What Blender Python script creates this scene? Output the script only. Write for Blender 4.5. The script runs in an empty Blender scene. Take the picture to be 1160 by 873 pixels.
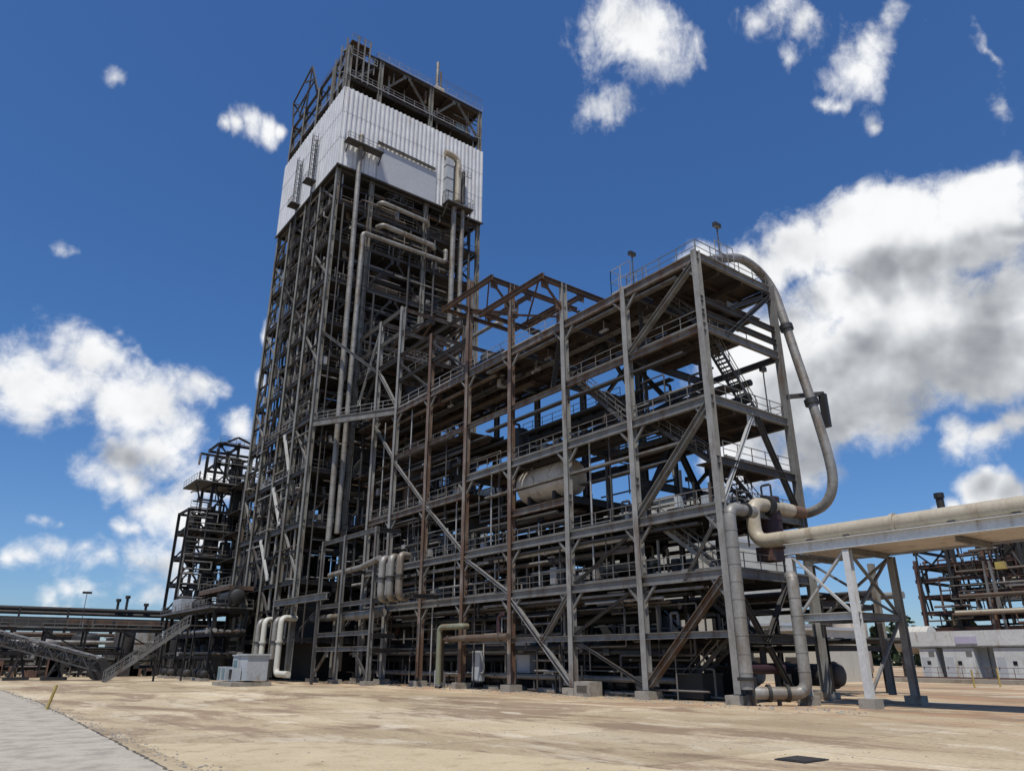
import bpy, math, random
from mathutils import Vector as V
SC = bpy.context.scene
COL = SC.collection
R = math.radians
rng = random.Random(7)
ORD = 'first second third fourth fifth sixth seventh eighth ninth tenth eleventh twelfth thirteenth fourteenth fifteenth sixteenth'.split()

# ------------------------------------------------------------------ mesh builder
class MB:
    def __init__(s): s.v = []; s.f = []; s.sm = []
    def add(s, vs, fs, smooth=False):
        n = len(s.v); s.v += [tuple(p) for p in vs]
        for f in fs: s.f.append(tuple(i + n for i in f)); s.sm.append(smooth)
    def bx(s, x0, x1, y0, y1, z0, z1):
        s.add([(x0,y0,z0),(x1,y0,z0),(x1,y1,z0),(x0,y1,z0),(x0,y0,z1),(x1,y0,z1),(x1,y1,z1),(x0,y1,z1)],
              [(0,3,2,1),(4,5,6,7),(0,1,5,4),(1,2,6,5),(2,3,7,6),(3,0,4,7)])
        return s
    def frame(s, p, q, up=None):
        p, q = V(p), V(q); d = (q - p).normalized()
        u = V(up) if up else (V((0,1,0)) if abs(d.z) > .95 else V((0,0,1)))
        a = d.cross(u).normalized(); b = a.cross(d).normalized()
        return p, q, a, b
    def prism(s, p, q, prof, up=None):
        p, q, a, b = s.frame(p, q, up); n = len(prof)
        vs = [o + a*x + b*y for o in (p, q) for x, y in prof]
        fs = [(i, (i+1) % n, n+(i+1) % n, n+i) for i in range(n)]
        s.add(vs, fs + [tuple(range(n-1,-1,-1)), tuple(range(n, 2*n))])
        return s
    def bar(s, p, q, w, h=None, up=None):
        w /= 2; h = (h or w*2)/2
        return s.prism(p, q, [(-w,-h),(w,-h),(w,h),(-w,h)], up)
    def ibeam(s, p, q, w, h, up=None, t=.14):
        tf = h*t*.6; tw = max(w*.07, .02); W = w/2; H = h/2
        vs = [(-W,-H),(W,-H),(W,-H+tf),(tw,-H+tf),(tw,H-tf),(W,H-tf),(W,H),(-W,H),(-W,H-tf),(-tw,H-tf),(-tw,-H+tf),(-W,-H+tf)]
        return s.prism(p, q, vs, up)
    def tube(s, pts, r, n=10, bend=None, bands=0, bandr=1.05):
        pts = [V(p) for p in pts]
        if bend and len(pts) > 2:
            out = [pts[0]]
            for i in range(1, len(pts)-1):
                a, b, c = pts[i-1], pts[i], pts[i+1]
                d1 = (a-b).normalized(); d2 = (c-b).normalized()
                k = min(bend, (a-b).length*.49, (c-b).length*.49)
                for j in range(7):
                    t = j/6; out.append((b+d1*k)*(1-t)**2 + b*2*t*(1-t) + (b+d2*k)*t*t)
            pts = out + [pts[-1]]
        q = [pts[0]]
        for p in pts[1:]:
            if (p-q[-1]).length > 1e-4: q.append(p)
        pts = q; m = len(pts)
        tg = [(pts[min(i+1,m-1)]-pts[max(i-1,0)]).normalized() for i in range(m)]
        u = V((0,0,1)) if abs(tg[0].z) < .9 else V((1,0,0))
        a = tg[0].cross(u).normalized(); vs = []
        for i in range(m):
            a = (a - tg[i]*a.dot(tg[i])).normalized(); b = tg[i].cross(a)
            for k in range(n):
                th = 2*math.pi*k/n; vs.append(pts[i] + (a*math.cos(th)+b*math.sin(th))*r)
        fs = [(i*n+k, i*n+(k+1) % n, (i+1)*n+(k+1) % n, (i+1)*n+k) for i in range(m-1) for k in range(n)]
        s.add(vs, fs, True)
        s.add(vs[:n], [tuple(range(n-1,-1,-1))]); s.add(vs[-n:], [tuple(range(n))])
        if bands:
            acc = bands*.6
            for i in range(m-1):
                L = (pts[i+1]-pts[i]).length; d = (pts[i+1]-pts[i])/L
                while acc < L:
                    c = pts[i]+d*acc; s.tube([c-d*.035, c+d*.035], r*bandr, n); acc += bands
                acc -= L
        return s
    def lathe(s, p, q, prof, n=20):
        p, q, a, b = s.frame(p, q); vs = []
        for t, r in prof:
            o = p + (q-p)*t
            for k in range(n):
                th = 2*math.pi*k/n; vs.append(o + (a*math.cos(th)+b*math.sin(th))*max(r, .002))
        m = len(prof)
        s.add(vs, [(i*n+k, i*n+(k+1) % n, (i+1)*n+(k+1) % n, (i+1)*n+k) for i in range(m-1) for k in range(n)], True)
        return s
    def drum(s, p, q, r, n=20, cap=.35):
        L = (V(q)-V(p)).length; k = cap*r/L
        pr = [(-k*math.sin(t)+0, r*math.cos(t)) for t in [math.pi/2*(1-i/5) for i in range(6)]]
        pr += [(1-t, rr) for t, rr in reversed(pr)]
        return s.lathe(p, q, pr, n)
    def rail(s, pts, h=1.1, step=1.6, toe=True, t=.048):
        for p, q in zip(pts[:-1], pts[1:]):
            p, q = V(p), V(q); L = (q-p).length; n = max(1, round(L/step)); z = V((0,0,1))
            s.bar(p+z*h, q+z*h, t); s.bar(p+z*h*.52, q+z*h*.52, t*.8)
            if toe: s.bar(p+z*.09, q+z*.09, .03, .16)
            for i in range(n+1):
                o = p+(q-p)*(i/n); s.bar(o, o+z*h, t)
        return s
    def stair(s, p, q, w, side):
        """stringers and treads from p up to q; side = unit vector across"""
        p, q, e = V(p), V(q), V(side)*w/2
        for k in (-1, 1): s.bar(p+e*k, q+e*k, .06, .28)
        n = max(3, int(abs(q.z-p.z)/.24)); d = (q-p)/n; hz = V((d.x,d.y,0)).normalized()*.13
        for i in range(n):
            c = p+d*(i+.5); s.bar(c-e, c+e, .26 if abs(hz.x)+abs(hz.y) else .2, .04)
        return s
    def build(s, name, mat, parent=None, origin=(0,0,0)):
        if parent is not None: origin = ORG[parent.name]
        ox, oy, oz = origin
        me = bpy.data.meshes.new(name)
        me.from_pydata([(x-ox, y-oy, z-oz) for x, y, z in s.v], [], s.f)
        me.polygons.foreach_set('use_smooth', s.sm)
        me.materials.append(mat); me.update()
        o = bpy.data.objects.new(name, me); COL.objects.link(o)
        if parent is not None: o.parent = parent
        else: o.location = origin
        ORG[o.name] = origin
        return o
ORG = {}
def tag(o, label=None, cat=None, group=None, kind=None):
    for k, x in (('label', label), ('category', cat), ('group', group), ('kind', kind)):
        if x: o[k] = x
    return o
def thing(name, label, cat, loc=(0,0,0), group=None):
    o = bpy.data.objects.new(name, None); COL.objects.link(o); o.location = loc; o.empty_display_size = .5
    ORG[o.name] = tuple(loc)
    return tag(o, label, cat, group)

# ------------------------------------------------------------------ materials
def mat(name, c1, c2=None, rust=None, amt=.35, scale=.6, rough=.65, metal=0., streak=True, bump=.15, fine=6.):
    m = bpy.data.materials.new(name); m.use_nodes = True
    nt = m.node_tree; N = nt.nodes; L = nt.links
    b = N['Principled BSDF']; b.inputs['Roughness'].default_value = rough; b.inputs['Metallic'].default_value = metal
    g = N.new('ShaderNodeNewGeometry')
    def noise(sc, det=5, mp=None):
        n = N.new('ShaderNodeTexNoise'); n.inputs['Scale'].default_value = sc; n.inputs['Detail'].default_value = det
        n.inputs['Roughness'].default_value = .65
        if mp:
            k = N.new('ShaderNodeVectorMath'); k.operation = 'MULTIPLY'; k.inputs[1].default_value = mp
            L.new(g.outputs['Position'], k.inputs[0]); L.new(k.outputs[0], n.inputs['Vector'])
        else: L.new(g.outputs['Position'], n.inputs['Vector'])
        return n.outputs['Fac']
    def ramp(fac, a, z, ca, cz):
        r = N.new('ShaderNodeValToRGB'); r.color_ramp.elements[0].position = a; r.color_ramp.elements[1].position = z
        r.color_ramp.elements[0].color = (*ca, 1); r.color_ramp.elements[1].color = (*cz, 1); L.new(fac, r.inputs[0]); return r.outputs[0]
    c2 = c2 or tuple(x*.72 for x in c1)
    col = ramp(noise(scale), .35, .65, c1, c2)
    if rust:
        f = ramp(noise(1.1, 6, (1,1,.22) if streak else None), .62-amt*.5, .80-amt*.5, (0,0,0), (1,1,1))
        mx = N.new('ShaderNodeMix'); mx.data_type = 'RGBA'
        L.new(f, mx.inputs['Factor']); L.new(col, mx.inputs['A']); mx.inputs['B'].default_value = (*rust, 1); col = mx.outputs['Result']
    fn = noise(fine, 4)
    mx = N.new('ShaderNodeMix'); mx.data_type = 'RGBA'; mx.blend_type = 'MULTIPLY'; mx.inputs['Factor'].default_value = .5
    L.new(col, mx.inputs['A']); L.new(ramp(fn, .3, .7, (.7,.7,.7), (1.15,1.15,1.15)), mx.inputs['B']); L.new(mx.outputs['Result'], b.inputs['Base Color'])
    if bump:
        bp = N.new('ShaderNodeBump'); bp.inputs['Strength'].default_value = bump; bp.inputs['Distance'].default_value = .02
        L.new(fn, bp.inputs['Height']); L.new(bp.outputs[0], b.inputs['Normal'])
    return m
M = dict(
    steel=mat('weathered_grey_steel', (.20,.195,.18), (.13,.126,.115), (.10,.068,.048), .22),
    steel2=mat('shade_dulled_steel', (.066,.063,.058), (.038,.036,.033), (.048,.034,.025), .3),  # steel grey lowered to put the interior shade into the colour
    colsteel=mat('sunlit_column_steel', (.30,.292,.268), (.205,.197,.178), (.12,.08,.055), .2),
    colrust=mat('rust_washed_column', (.295,.262,.228), (.19,.163,.138), (.125,.073,.045), .52),
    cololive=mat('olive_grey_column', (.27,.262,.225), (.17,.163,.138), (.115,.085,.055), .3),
    dark=mat('shade_blackened_steel', (.03,.029,.027), (.017,.0165,.016), (.026,.02,.016), .3),  # almost black: shade inside the frames is painted into the steel colour
    rusty=mat('rust_streaked_steel', (.185,.17,.148), (.115,.10,.085), (.105,.062,.038), .42),
    rust=mat('rusted_steel', (.105,.064,.042), (.058,.04,.03), (.15,.082,.045), .3, rough=.85),
    deck=mat('rusty_deck', (.06,.044,.035), (.034,.027,.023), (.075,.046,.03), .3, rough=.85, streak=False),  # rust brown, darkened further to paint in the shade under the decks
    deckg=mat('grey_deck', (.042,.04,.036), (.024,.023,.021), (.036,.027,.021), .3, rough=.8, streak=False),  # deck grey, darkened so the interior shade sits in the colour
    galv=mat('galvanised_rail', (.40,.39,.37), (.28,.27,.25), (.18,.11,.07), .15, rough=.5, metal=.2),
    railw=mat('weathered_rail', (.19,.18,.16), (.12,.112,.10), (.11,.07,.045), .25, rough=.65),
    jacket=mat('jacketed_insulation', (.31,.295,.262), (.215,.205,.182), (.17,.13,.09), .3, rough=.5, metal=.2),
    tan=mat('tan_pipe_jacket', (.44,.385,.285), (.39,.335,.245), (.27,.20,.13), .14, rough=.5),
    cream=mat('cream_cladding', (.55,.53,.45), (.49,.47,.40), (.35,.3,.22), .1, rough=.6),
    white=mat('white_cladding', (.70,.695,.68), (.58,.58,.57), (.50,.46,.40), .12, scale=.4, rough=.5, bump=.05),
    panel=mat('plain_grey_panel', (.45,.46,.47), (.41,.42,.435), None, scale=.2, rough=.55, bump=.03),
    whitesteel=mat('pale_painted_steel', (.42,.42,.40), (.34,.34,.325), (.2,.14,.09), .12),
    palewhite=mat('pale_white_paint', (.60,.60,.575), (.52,.52,.50), (.26,.19,.12), .12),
    maroon=mat('maroon_duct', (.045,.018,.022), (.03,.012,.016), None),
    redbrown=mat('red_oxide_pipe', (.13,.06,.042), (.075,.042,.035), (.17,.10,.06), .35),
    brownpipe=mat('rust_brown_pipe', (.13,.10,.072), (.08,.062,.045), (.10,.06,.036), .4),
    black=mat('black_rubber', (.02,.02,.02), (.012,.012,.012), None),
    conc=mat('concrete_footing', (.33,.30,.25), (.25,.23,.19), (.16,.12,.09), .25, streak=False, rough=.9),
    yellow=mat('faded_yellow', (.45,.34,.08), (.36,.27,.08), (.3,.2,.1), .2),
    boxgrey=mat('pale_grey_enclosure', (.42,.44,.45), (.35,.37,.38), (.25,.2,.15), .1),
    teal=mat('blue_green_louvre', (.16,.24,.25), (.11,.17,.19), None),
    glass=mat('dark_window', (.02,.025,.03), None, None, rough=.15, bump=0),
    purple=mat('lilac_sign', (.45,.42,.52), (.4,.37,.48), None, bump=0),
    vessel=mat('beige_vessel', (.62,.55,.46), (.53,.465,.385), (.28,.2,.14), .2, rough=.6),
    greenish=mat('olive_pipe', (.20,.21,.14), (.14,.15,.1), (.16,.11,.06), .3),
)
# ground
def ground_mat():
    m = bpy.data.materials.new('sandy_concrete'); m.use_nodes = True
    nt = m.node_tree; N = nt.nodes; L = nt.links; b = N['Principled BSDF']; b.inputs['Roughness'].default_value = .93
    g = N.new('ShaderNodeNewGeometry')
    def noise(sc, det, mp=(1,1,1), dist=0., rg=.62):
        k = N.new('ShaderNodeVectorMath'); k.operation = 'MULTIPLY'; k.inputs[1].default_value = mp
        n = N.new('ShaderNodeTexNoise'); n.inputs['Scale'].default_value = sc; n.inputs['Detail'].default_value = det
        n.inputs['Distortion'].default_value = dist; n.inputs['Roughness'].default_value = rg
        L.new(g.outputs['Position'], k.inputs[0]); L.new(k.outputs[0], n.inputs['Vector']); return n.outputs['Fac']
    def ramp(fac, els):
        r = N.new('ShaderNodeValToRGB'); e = r.color_ramp.elements
        e[0].position, e[0].color = els[0][0], (*els[0][1], 1); e[1].position, e[1].color = els[-1][0], (*els[-1][1], 1)
        for p, c in els[1:-1]: e.new(p).color = (*c, 1)
        L.new(fac, r.inputs[0]); return r.outputs[0]
    def mix(a, bcol, f, typ='MIX'):
        x = N.new('ShaderNodeMix'); x.data_type = 'RGBA'; x.blend_type = typ
        if isinstance(f, float): x.inputs['Factor'].default_value = f
        else: L.new(f, x.inputs['Factor'])
        L.new(a, x.inputs['A'])
        if isinstance(bcol, tuple): x.inputs['B'].default_value = (*bcol, 1)
        else: L.new(bcol, x.inputs['B'])
        return x.outputs['Result']
    base = ramp(noise(.13, 7, (1,.45,1), .4), [(.30,(.36,.27,.16)),(.44,(.45,.355,.22)),(.54,(.52,.42,.27)),(.66,(.58,.495,.345))])
    st = ramp(noise(.16, 10, (1,.4,1), .5, .7), [(.50,(0,0,0)),(.57,(.9,.9,.9))])
    c = mix(base, (.26,.18,.11), st)
    st2 = ramp(noise(.7, 10, (1,.6,1), .3, .72), [(.56,(0,0,0)),(.64,(.75,.75,.75))])
    c = mix(c, (.26,.185,.115), st2)
    lt = ramp(noise(.42, 10, (1,.45,1), .4, .72), [(.55,(0,0,0)),(.63,(.8,.8,.8))])
    oil = ramp(noise(.55, 6, (1,1,1), .2), [(.70,(0,0,0)),(.76,(.6,.6,.6))])
    c = mix(c, (.62,.535,.39), lt); c = mix(c, (.13,.09,.06), oil)
    c = mix(c, ramp(noise(7., 10, (1,1,1), 0., .75), [(.3,(.6,.6,.6)),(.7,(1.25,1.25,1.25))]), .8, 'MULTIPLY')
    c = mix(c, ramp(noise(38., 3), [(.3,(.78,.78,.78)),(.7,(1.16,1.16,1.16))]), .6, 'MULTIPLY')
    sp = N.new('ShaderNodeSeparateXYZ'); L.new(g.outputs['Position'], sp.inputs[0])
    mr = N.new('ShaderNodeMapRange'); mr.inputs['From Min'].default_value = -9; mr.inputs['From Max'].default_value = -1; L.new(sp.outputs['X'], mr.inputs['Value'])
    rs = N.new('ShaderNodeMath'); rs.operation = 'MULTIPLY'; L.new(mr.outputs[0], rs.inputs[0]); L.new(ramp(noise(.33, 9, (1,.6,1), .4, .7), [(.44,(0,0,0)),(.58,(.7,.7,.7))]), rs.inputs[1]); c = mix(c, (.40,.235,.125), rs.outputs[0])
    def line(sock, per, off, wd):
        def mm(op, a, v):
            n = N.new('ShaderNodeMath'); n.operation = op; L.new(a, n.inputs[0])
            if v is not None: n.inputs[1].default_value = v
            return n.outputs[0]
        return mm('LESS_THAN', mm('ABSOLUTE', mm('SUBTRACT', mm('FRACT', mm('MULTIPLY', mm('ADD', sock, off), 1/per), None), .5), None), wd/per)
    fl = N.new('ShaderNodeVectorMath'); fl.operation = 'MULTIPLY_ADD'; fl.inputs[1].default_value = (1/6.1,1/7.3,0); fl.inputs[2].default_value = (1.7/6.1+.5,3.2/7.3+.5,0); L.new(g.outputs['Position'], fl.inputs[0])
    f2 = N.new('ShaderNodeVectorMath'); f2.operation = 'FLOOR'; L.new(fl.outputs[0], f2.inputs[0]); wn = N.new('ShaderNodeTexWhiteNoise'); L.new(f2.outputs[0], wn.inputs['Vector'])
    c = mix(c, ramp(wn.outputs['Value'], [(0,(.82,.80,.77)),(1,(1.1,1.1,1.1))]), 1., 'MULTIPLY')
    for sock, per, off in ((sp.outputs['X'], 6.1, 1.7), (sp.outputs['Y'], 7.3, 3.2)):
        ln = line(sock, per, off, .034); mf = N.new('ShaderNodeMath'); mf.operation = 'MULTIPLY'; L.new(ln, mf.inputs[0]); L.new(ramp(noise(.8, 3), [(.35,(0,0,0)),(.6,(.75,.75,.75))]), mf.inputs[1]); c = mix(c, (.13,.10,.07), mf.outputs[0])
    L.new(c, b.inputs['Base Color'])
    bp = N.new('ShaderNodeBump'); bp.inputs['Strength'].default_value = .35; bp.inputs['Distance'].default_value = .03
    L.new(noise(14., 6), bp.inputs['Height']); L.new(bp.outputs[0], b.inputs['Normal'])
    return m
M['ground'] = ground_mat()
M['road'] = mat('grey_gravel_road', (.46,.41,.325), (.40,.355,.28), (.30,.265,.21), .35, scale=9., streak=False, rough=.95, bump=.08, fine=30.)
M['slab'] = mat('pale_sand_slab', (.53,.43,.27), (.46,.37,.225), (.36,.27,.16), .2, scale=.5, streak=False, rough=.93, bump=.3, fine=10.)
M['joint'] = mat('dark_joint', (.07,.06,.05), (.12,.10,.07), None, rough=.95)
M['leaf'] = mat('far_foliage', (.05,.075,.03), (.03,.05,.02), None, scale=.3, rough=.8, bump=0)

# ------------------------------------------------------------------ ground
g = MB(); g.add([(-1500,-1500,0),(1500,-1500,0),(1500,1500,0),(-1500,1500,0)], [(0,1,2,3)])
tag(g.build('ground', M['ground']), kind='structure')
g = MB(); n = 700; edge = []; r9 = random.Random(4)
for i in range(n+1):
    y = -60+i*.3; edge.append((-32.22+r9.gauss(0,.035)+.05*math.sin(i*.11)+.5*math.exp(-((y-28)/14)**2)-.1-.35/(1+math.exp((y+1)/2.)), y))
for i in range(n):
    (xa, ya), (xb, yb) = edge[i], edge[i+1]
    g.add([(-90,ya,.012),(xa,ya,.012),(xb,yb,.012),(-90,yb,.012)], [(0,1,2,3)])
    g.add([(xa,ya,.012),(xb,yb,.012),(xb,yb,-.02),(xa,ya,-.02)], [(0,3,2,1)])
tag(g.build('road', M['road']), kind='structure')
g = MB()
for i in range(n):
    (xa, ya), (xb, yb) = edge[i], edge[i+1]; w = .07+.05*abs(math.sin(i*.23))
    g.add([(xa,ya,.004),(xa+w,ya,.004),(xb+w,yb,.004),(xb,yb,.004)], [(0,1,2,3)])
tag(g.build('road_joint', M['joint']), kind='structure')
g = MB(); pts = [(-31.95,-1.0),(-29.6,-2.6),(-27.7,-3.6),(-26,-6.4),(-24.6,-9.4),(-24.0,-11.4),(-23.2,-14.2),(-22.2,-19),(-22,-40),(-32.0,-40)]
g.add([(x,y,.004) for x, y in pts], [tuple(range(len(pts)))[::-1]])
tag(g.build('concrete_pavement', M['slab']), kind='structure')

b = MB(); r3 = random.Random(5)
for i in range(2600):
    if i < 900: x, y = -32.0+abs(r3.gauss(0,.35))-.25, r3.uniform(-20,50); s_ = r3.uniform(.012,.035)
    elif i < 1700: x, y = r3.gauss(-.6,.9), r3.uniform(-8,54); s_ = r3.uniform(.02,.07)
    else: x, y = r3.uniform(-31,-2), r3.uniform(-22,50); s_ = r3.uniform(.008,.025)
    P = [(x+s_*r3.uniform(.6,1.4)*cx, y+s_*r3.uniform(.6,1.4)*cy, .006+s_*cz*r3.uniform(.5,1)) for cx, cy, cz in ((-1,-1,0),(1,-1,0),(1,1,0),(-1,1,0),(-.5,-.5,1),(.5,-.5,1),(.5,.5,1),(-.5,.5,1))]
    b.add(P, [(4,5,6,7),(0,1,5,4),(1,2,6,5),(2,3,7,6),(3,0,4,7)])
tag(b.build('gravel', M['conc']), 'loose pebbles scattered on the yard and along the road edge', None, None, 'stuff')
# ------------------------------------------------------------------ long process structure
YS = [0, 7.1, 14.3, 21.8, 29, 36.4, 43.8, 49.3]
TOPS0 = [29.9, 29.9, 33.4, 36.5, 40.2, 36.6, 43, 43]
XB = 9.
S = thing('process_structure', 'long open grey steel frame of rusty decks joined to the tall tower', 'steel structure', (4.5, 24, 0))
for i, y in enumerate(YS):
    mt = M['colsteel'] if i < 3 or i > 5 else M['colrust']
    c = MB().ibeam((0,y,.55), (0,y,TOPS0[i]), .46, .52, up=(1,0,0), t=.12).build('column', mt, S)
    MB().bx(-.33,.33,y-.33,y+.33,.5,.56).build('base_plate', M['steel2'], c)
    MB().bx(-.62,.62,y-.62,y+.62,0,.5).build('footing', M['conc'], S)
for i, y in enumerate(YS):
    top = 30.0 if i < 2 else 33.3 if i == 2 else 36.4 if i == 3 else 30
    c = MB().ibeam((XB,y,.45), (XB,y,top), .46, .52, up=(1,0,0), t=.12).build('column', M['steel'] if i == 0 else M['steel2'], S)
    MB().bx(XB-.6,XB+.6,y-.6,y+.6,0,.45).build('footing', M['conc'], S)
def girder(x0, y0, z, x1, y1, z1=None, w=.28, h=.55, m='steel', par=None):
    return MB().ibeam((x0,y0,z), (x1,y1,z if z1 is None else z1), w, h).build('girder', M[m], par or S)
# along the open side and the rear side
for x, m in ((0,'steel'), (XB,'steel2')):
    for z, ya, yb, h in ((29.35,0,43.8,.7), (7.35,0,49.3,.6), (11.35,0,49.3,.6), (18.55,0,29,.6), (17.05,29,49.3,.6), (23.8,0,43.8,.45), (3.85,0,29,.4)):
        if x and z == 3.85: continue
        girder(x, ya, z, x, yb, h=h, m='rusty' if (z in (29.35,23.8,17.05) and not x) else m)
girder(0, 14.3, 14.15, 0, 21.8, m='rusty'); girder(0, 43.8, 29.5, -5.5, 55.5, 29.9, h=.9)
# across, one per row of columns
for i, y in enumerate(YS):
    for z in (29.5, 23.9, 18.6 if y < 30 else 17.1, 11.4, 7.4):
        if z == 23.9 and i not in (0,1,2,5,6): continue
        girder(0, y, z+.012, XB, y, h=.58, m='steel2' if i else 'steel')
for z, h in ((26.05,.4), (25.0,.4), (14.45,.5), (3.6,.5)):
    girder(0, 0, z, XB, 0, h=h, m='steel2')
girder(0, 7.1, 14.3, XB, 7.1, m='dark'); girder(0, 14.3, 14.3, XB, 14.3, m='dark'); girder(0, 21.8, 14.3, XB, 21.8, m='dark')
# decks: plate on joists
def deck(x0, x1, y0, y1, z, m='deck', par=None, j=1.8, along='x'):
    b = MB(); b.bx(x0,x1,y0,y1,z-.07,z)
    if along == 'x':
        k = int((y1-y0)/j)
        for i in range(1, k): b.ibeam((x0+.02,y0+(y1-y0)*i/k,z-.22), (x1-.02,y0+(y1-y0)*i/k,z-.22), .16, .29)
        for x in (x0+(x1-x0)/3, x0+(x1-x0)*2/3): b.ibeam((x,y0+.03,z-.38), (x,y1-.03,z-.38), .2, .5)
    return b.build('deck', M[m], par or S)
D6a = deck(.2, 8.8, .35, 6.8, 29.75); deck(.2, 8.8, 7.4, 14.0, 29.75); deck(.1, 8.8, 14.6, 21.4, 29.75)
for a, b_ in ((22.1,28.7), (29.3,36.1), (36.7,43.5)): deck(.1, 8.8, a, b_, 29.75)
deck(.2, 8.8, 44.1, 55.2, 29.7, j=2.2); _b = MB(); _b.add([(-.1,43.9,29.62),(-5.4,55.3,29.9),(-4.3,55.3,29.9),(1.0,43.9,29.62),(-.1,43.9,29.7),(-5.4,55.3,29.98),(-4.3,55.3,29.98),(1.0,43.9,29.7)], [(0,3,2,1),(4,5,6,7),(0,1,5,4),(1,2,6,5),(2,3,7,6),(3,0,4,7)]); _b.build('deck', M['deckg'], S)
for a, b_, m in ((.35,6.8,'deckg'), (7.4,14,'deckg'), (14.6,21.5,'deck'), (22.1,28.7,'deck'), (29.3,43.5,'deckg'), (44.1,55,'deckg')):
    deck(.3, 8.7, a, b_, 7.62, m); deck(.3, 8.7, a, b_, 11.62, m)
deck(.3, 8.7, .35, 6.8, 18.85); deck(.3, 3.1, 7.4, 21.4, 18.8, 'deckg'); deck(5.2, 8.7, 7.4, 14, 18.8, 'deck'); deck(.3, 8.7, 22.1, 28.7, 18.8)
for a, b_ in ((29.3,43.5), (44.1,55)): deck(.3, 8.7, a, b_, 17.35); deck(.3, 8.7, a, b_, 23.5, 'deck')
deck(.3, 5.2, .35, 6.8, 24.15, 'deck'); deck(6.8, 8.8, 14.6, 28.7, 24.2, 'deckg'); deck(1, 8.7, .35, 2.4, 14.75, 'deck'); deck(1.4, 8, 14.6, 28.7, 14.5, 'deck')
deck(2.6, 7.8, .4, 6.4, 26.9, 'deck'); deck(.3, 8.7, .4, 13.9, 3.95, 'deckg')
# handrails, one part per run
def hr(*pts, m='railw', par=None, **k): return MB().rail(pts, **k).build('handrail', M[m], par or S)
hr((.02,14.6,29.76),(.02,43.5,29.76), m='galv', step=2.2); hr((.3,.2,29.9),(.3,7,29.9)); hr((.3,.15,29.9),(8.8,.15,29.9)); hr((8.9,.2,29.9),(8.9,43,29.9))
hr((.15,6.4,29.9),(.15,8.6,29.9),(2,8.6,29.9),(2,6.4,29.9), m='galv', h=2.2, step=.9)
hr((2.6,.1,29.9),(4.8,.1,29.9), m='galv', h=1.9, step=.7)
for a, b_ in ((.3,6.9), (7.3,14.1)): hr((.1,a,24.2),(.1,b_,24.2)); hr((8.8,a,18.9),(8.8,b_,18.9))
hr((.1,.3,18.9),(.1,28.8,18.9)); hr((.2,.1,18.9),(8.8,.1,18.9)); hr((.2,.1,24.2),(5.2,.1,24.2)); hr((1,.1,14.8),(8.8,.1,14.8)); hr((6.8,14.6,24.2),(6.8,28.7,24.2))
hr((8.7,14.6,24.2),(8.7,28.7,24.2)); hr((3.1,7.4,18.8),(3.1,21.4,18.8)); hr((5.2,7.4,18.8),(5.2,14,18.8))
hr((.1,.3,11.65),(.1,29,11.65)); hr((.1,29.3,11.65),(.1,49,11.65)); hr((.1,.3,7.65),(.1,29,7.65)); hr((.1,29.3,7.65),(.1,49,7.65))
hr((.1,29.3,17.4),(.1,49,17.4)); hr((.1,29.3,23.5),(.1,43.5,23.5)); hr((.2,.1,11.65),(8.8,.1,11.65)); hr((.2,.1,7.65),(8.8,.1,7.65)); hr((1.5,23.6,14.5),(1.5,28.7,14.5)); hr((-.2,44.2,29.9),(-5.2,55,30.1), m='galv')
# braces
def brace(p, q, w=.3, m='steel', par=None):
    b = MB().ibeam(p, q, w, w*.9, t=.2); d = (V(q)-V(p)).normalized()
    for o, k in ((V(p), 1), (V(q), -1)):
        c = o+d*k*.45; g = .42
        if abs(d.x) < .2: b.bx(c.x-.025,c.x+.025,c.y-g,c.y+g,c.z-g,c.z+g)
        elif abs(d.y) < .2: b.bx(c.x-g,c.x+g,c.y-.025,c.y+.025,c.z-g,c.z+g)
    return b.build('brace', M[m], par or S)
chain = [(-.02,49.3,36), (0,43.8,29.6), (0,36.4,23.4), (0,36.4,17.3), (0,29,11.5), (0,21.8,7.1), (0,14.5,.7)]
brace((-.03,49.3,36.2), (-.03,43.8,29.9), .34); brace((-.03,49.3,29), (-.03,43.8,23.6)); brace((-.03,43.8,23.4), (-.03,36.5,17.3), .28)
brace((-.03,36.4,17.2), (-.03,29,11.6), .28); brace((-.03,29,11.2), (-.03,21.9,7.5), .28); brace((-.03,21.8,7.1), (-.03,14.6,.75), .36)
brace((-.03,14.4,7.1), (-.03,17.9,3.5), .34); brace((-5.6,55.5,42.5), (-.05,49.4,36), .36)
brace((-.03,49.2,42.5), (-.03,54.6,33), .24, 'whitesteel'); brace((-.03,49.3,36.2), (-.03,54.9,30.3), .34, 'steel2')
brace((.02,.2,29.0), (.02,6.9,24.2), .42); brace((.02,.2,18.3), (.02,7.0,11.8), .46); brace((.02,.3,7.1), (.02,6.9,.9), .48, 'rusty')
brace((.02,7.2,11.0), (.02,13.9,7.7), .2, 'steel2'); brace((.02,7.4,7.1), (.02,14.1,4.1), .2, 'steel2'); brace((.02,7.3,.8), (.02,14.0,3.7), .2, 'steel2'); brace((0,3.4,7.1), (0,.3,10.9), .18)
brace((8.7,.02,28.9), (2.6,.02,23.9), .36, 'steel2'); brace((3.2,.02,26.2), (8.6,.02,29), .3, 'steel2')
brace((4.6,.02,18.4), (.25,.02,11.7), .24, 'whitesteel'); brace((5.0,.02,18.4), (8.8,.02,11.7), .34, 'steel2'); brace((.3,.05,7.1), (5.2,.05,.8), .3, 'steel2'); brace((3.2,.03,3.4), (6.2,.03,7.1), .28, 'steel2')
brace((4.5,7.1,18.3), (.25,7.1,11.8), .4, 'dark'); brace((4.6,7.1,18.3), (8.7,7.1,11.8), .4, 'dark'); brace((.3,7.1,18.9), (8.7,7.1,23.6), .34, 'dark'); brace((8.7,7.1,18.9), (.3,7.1,23.6), .3, 'dark')
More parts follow.
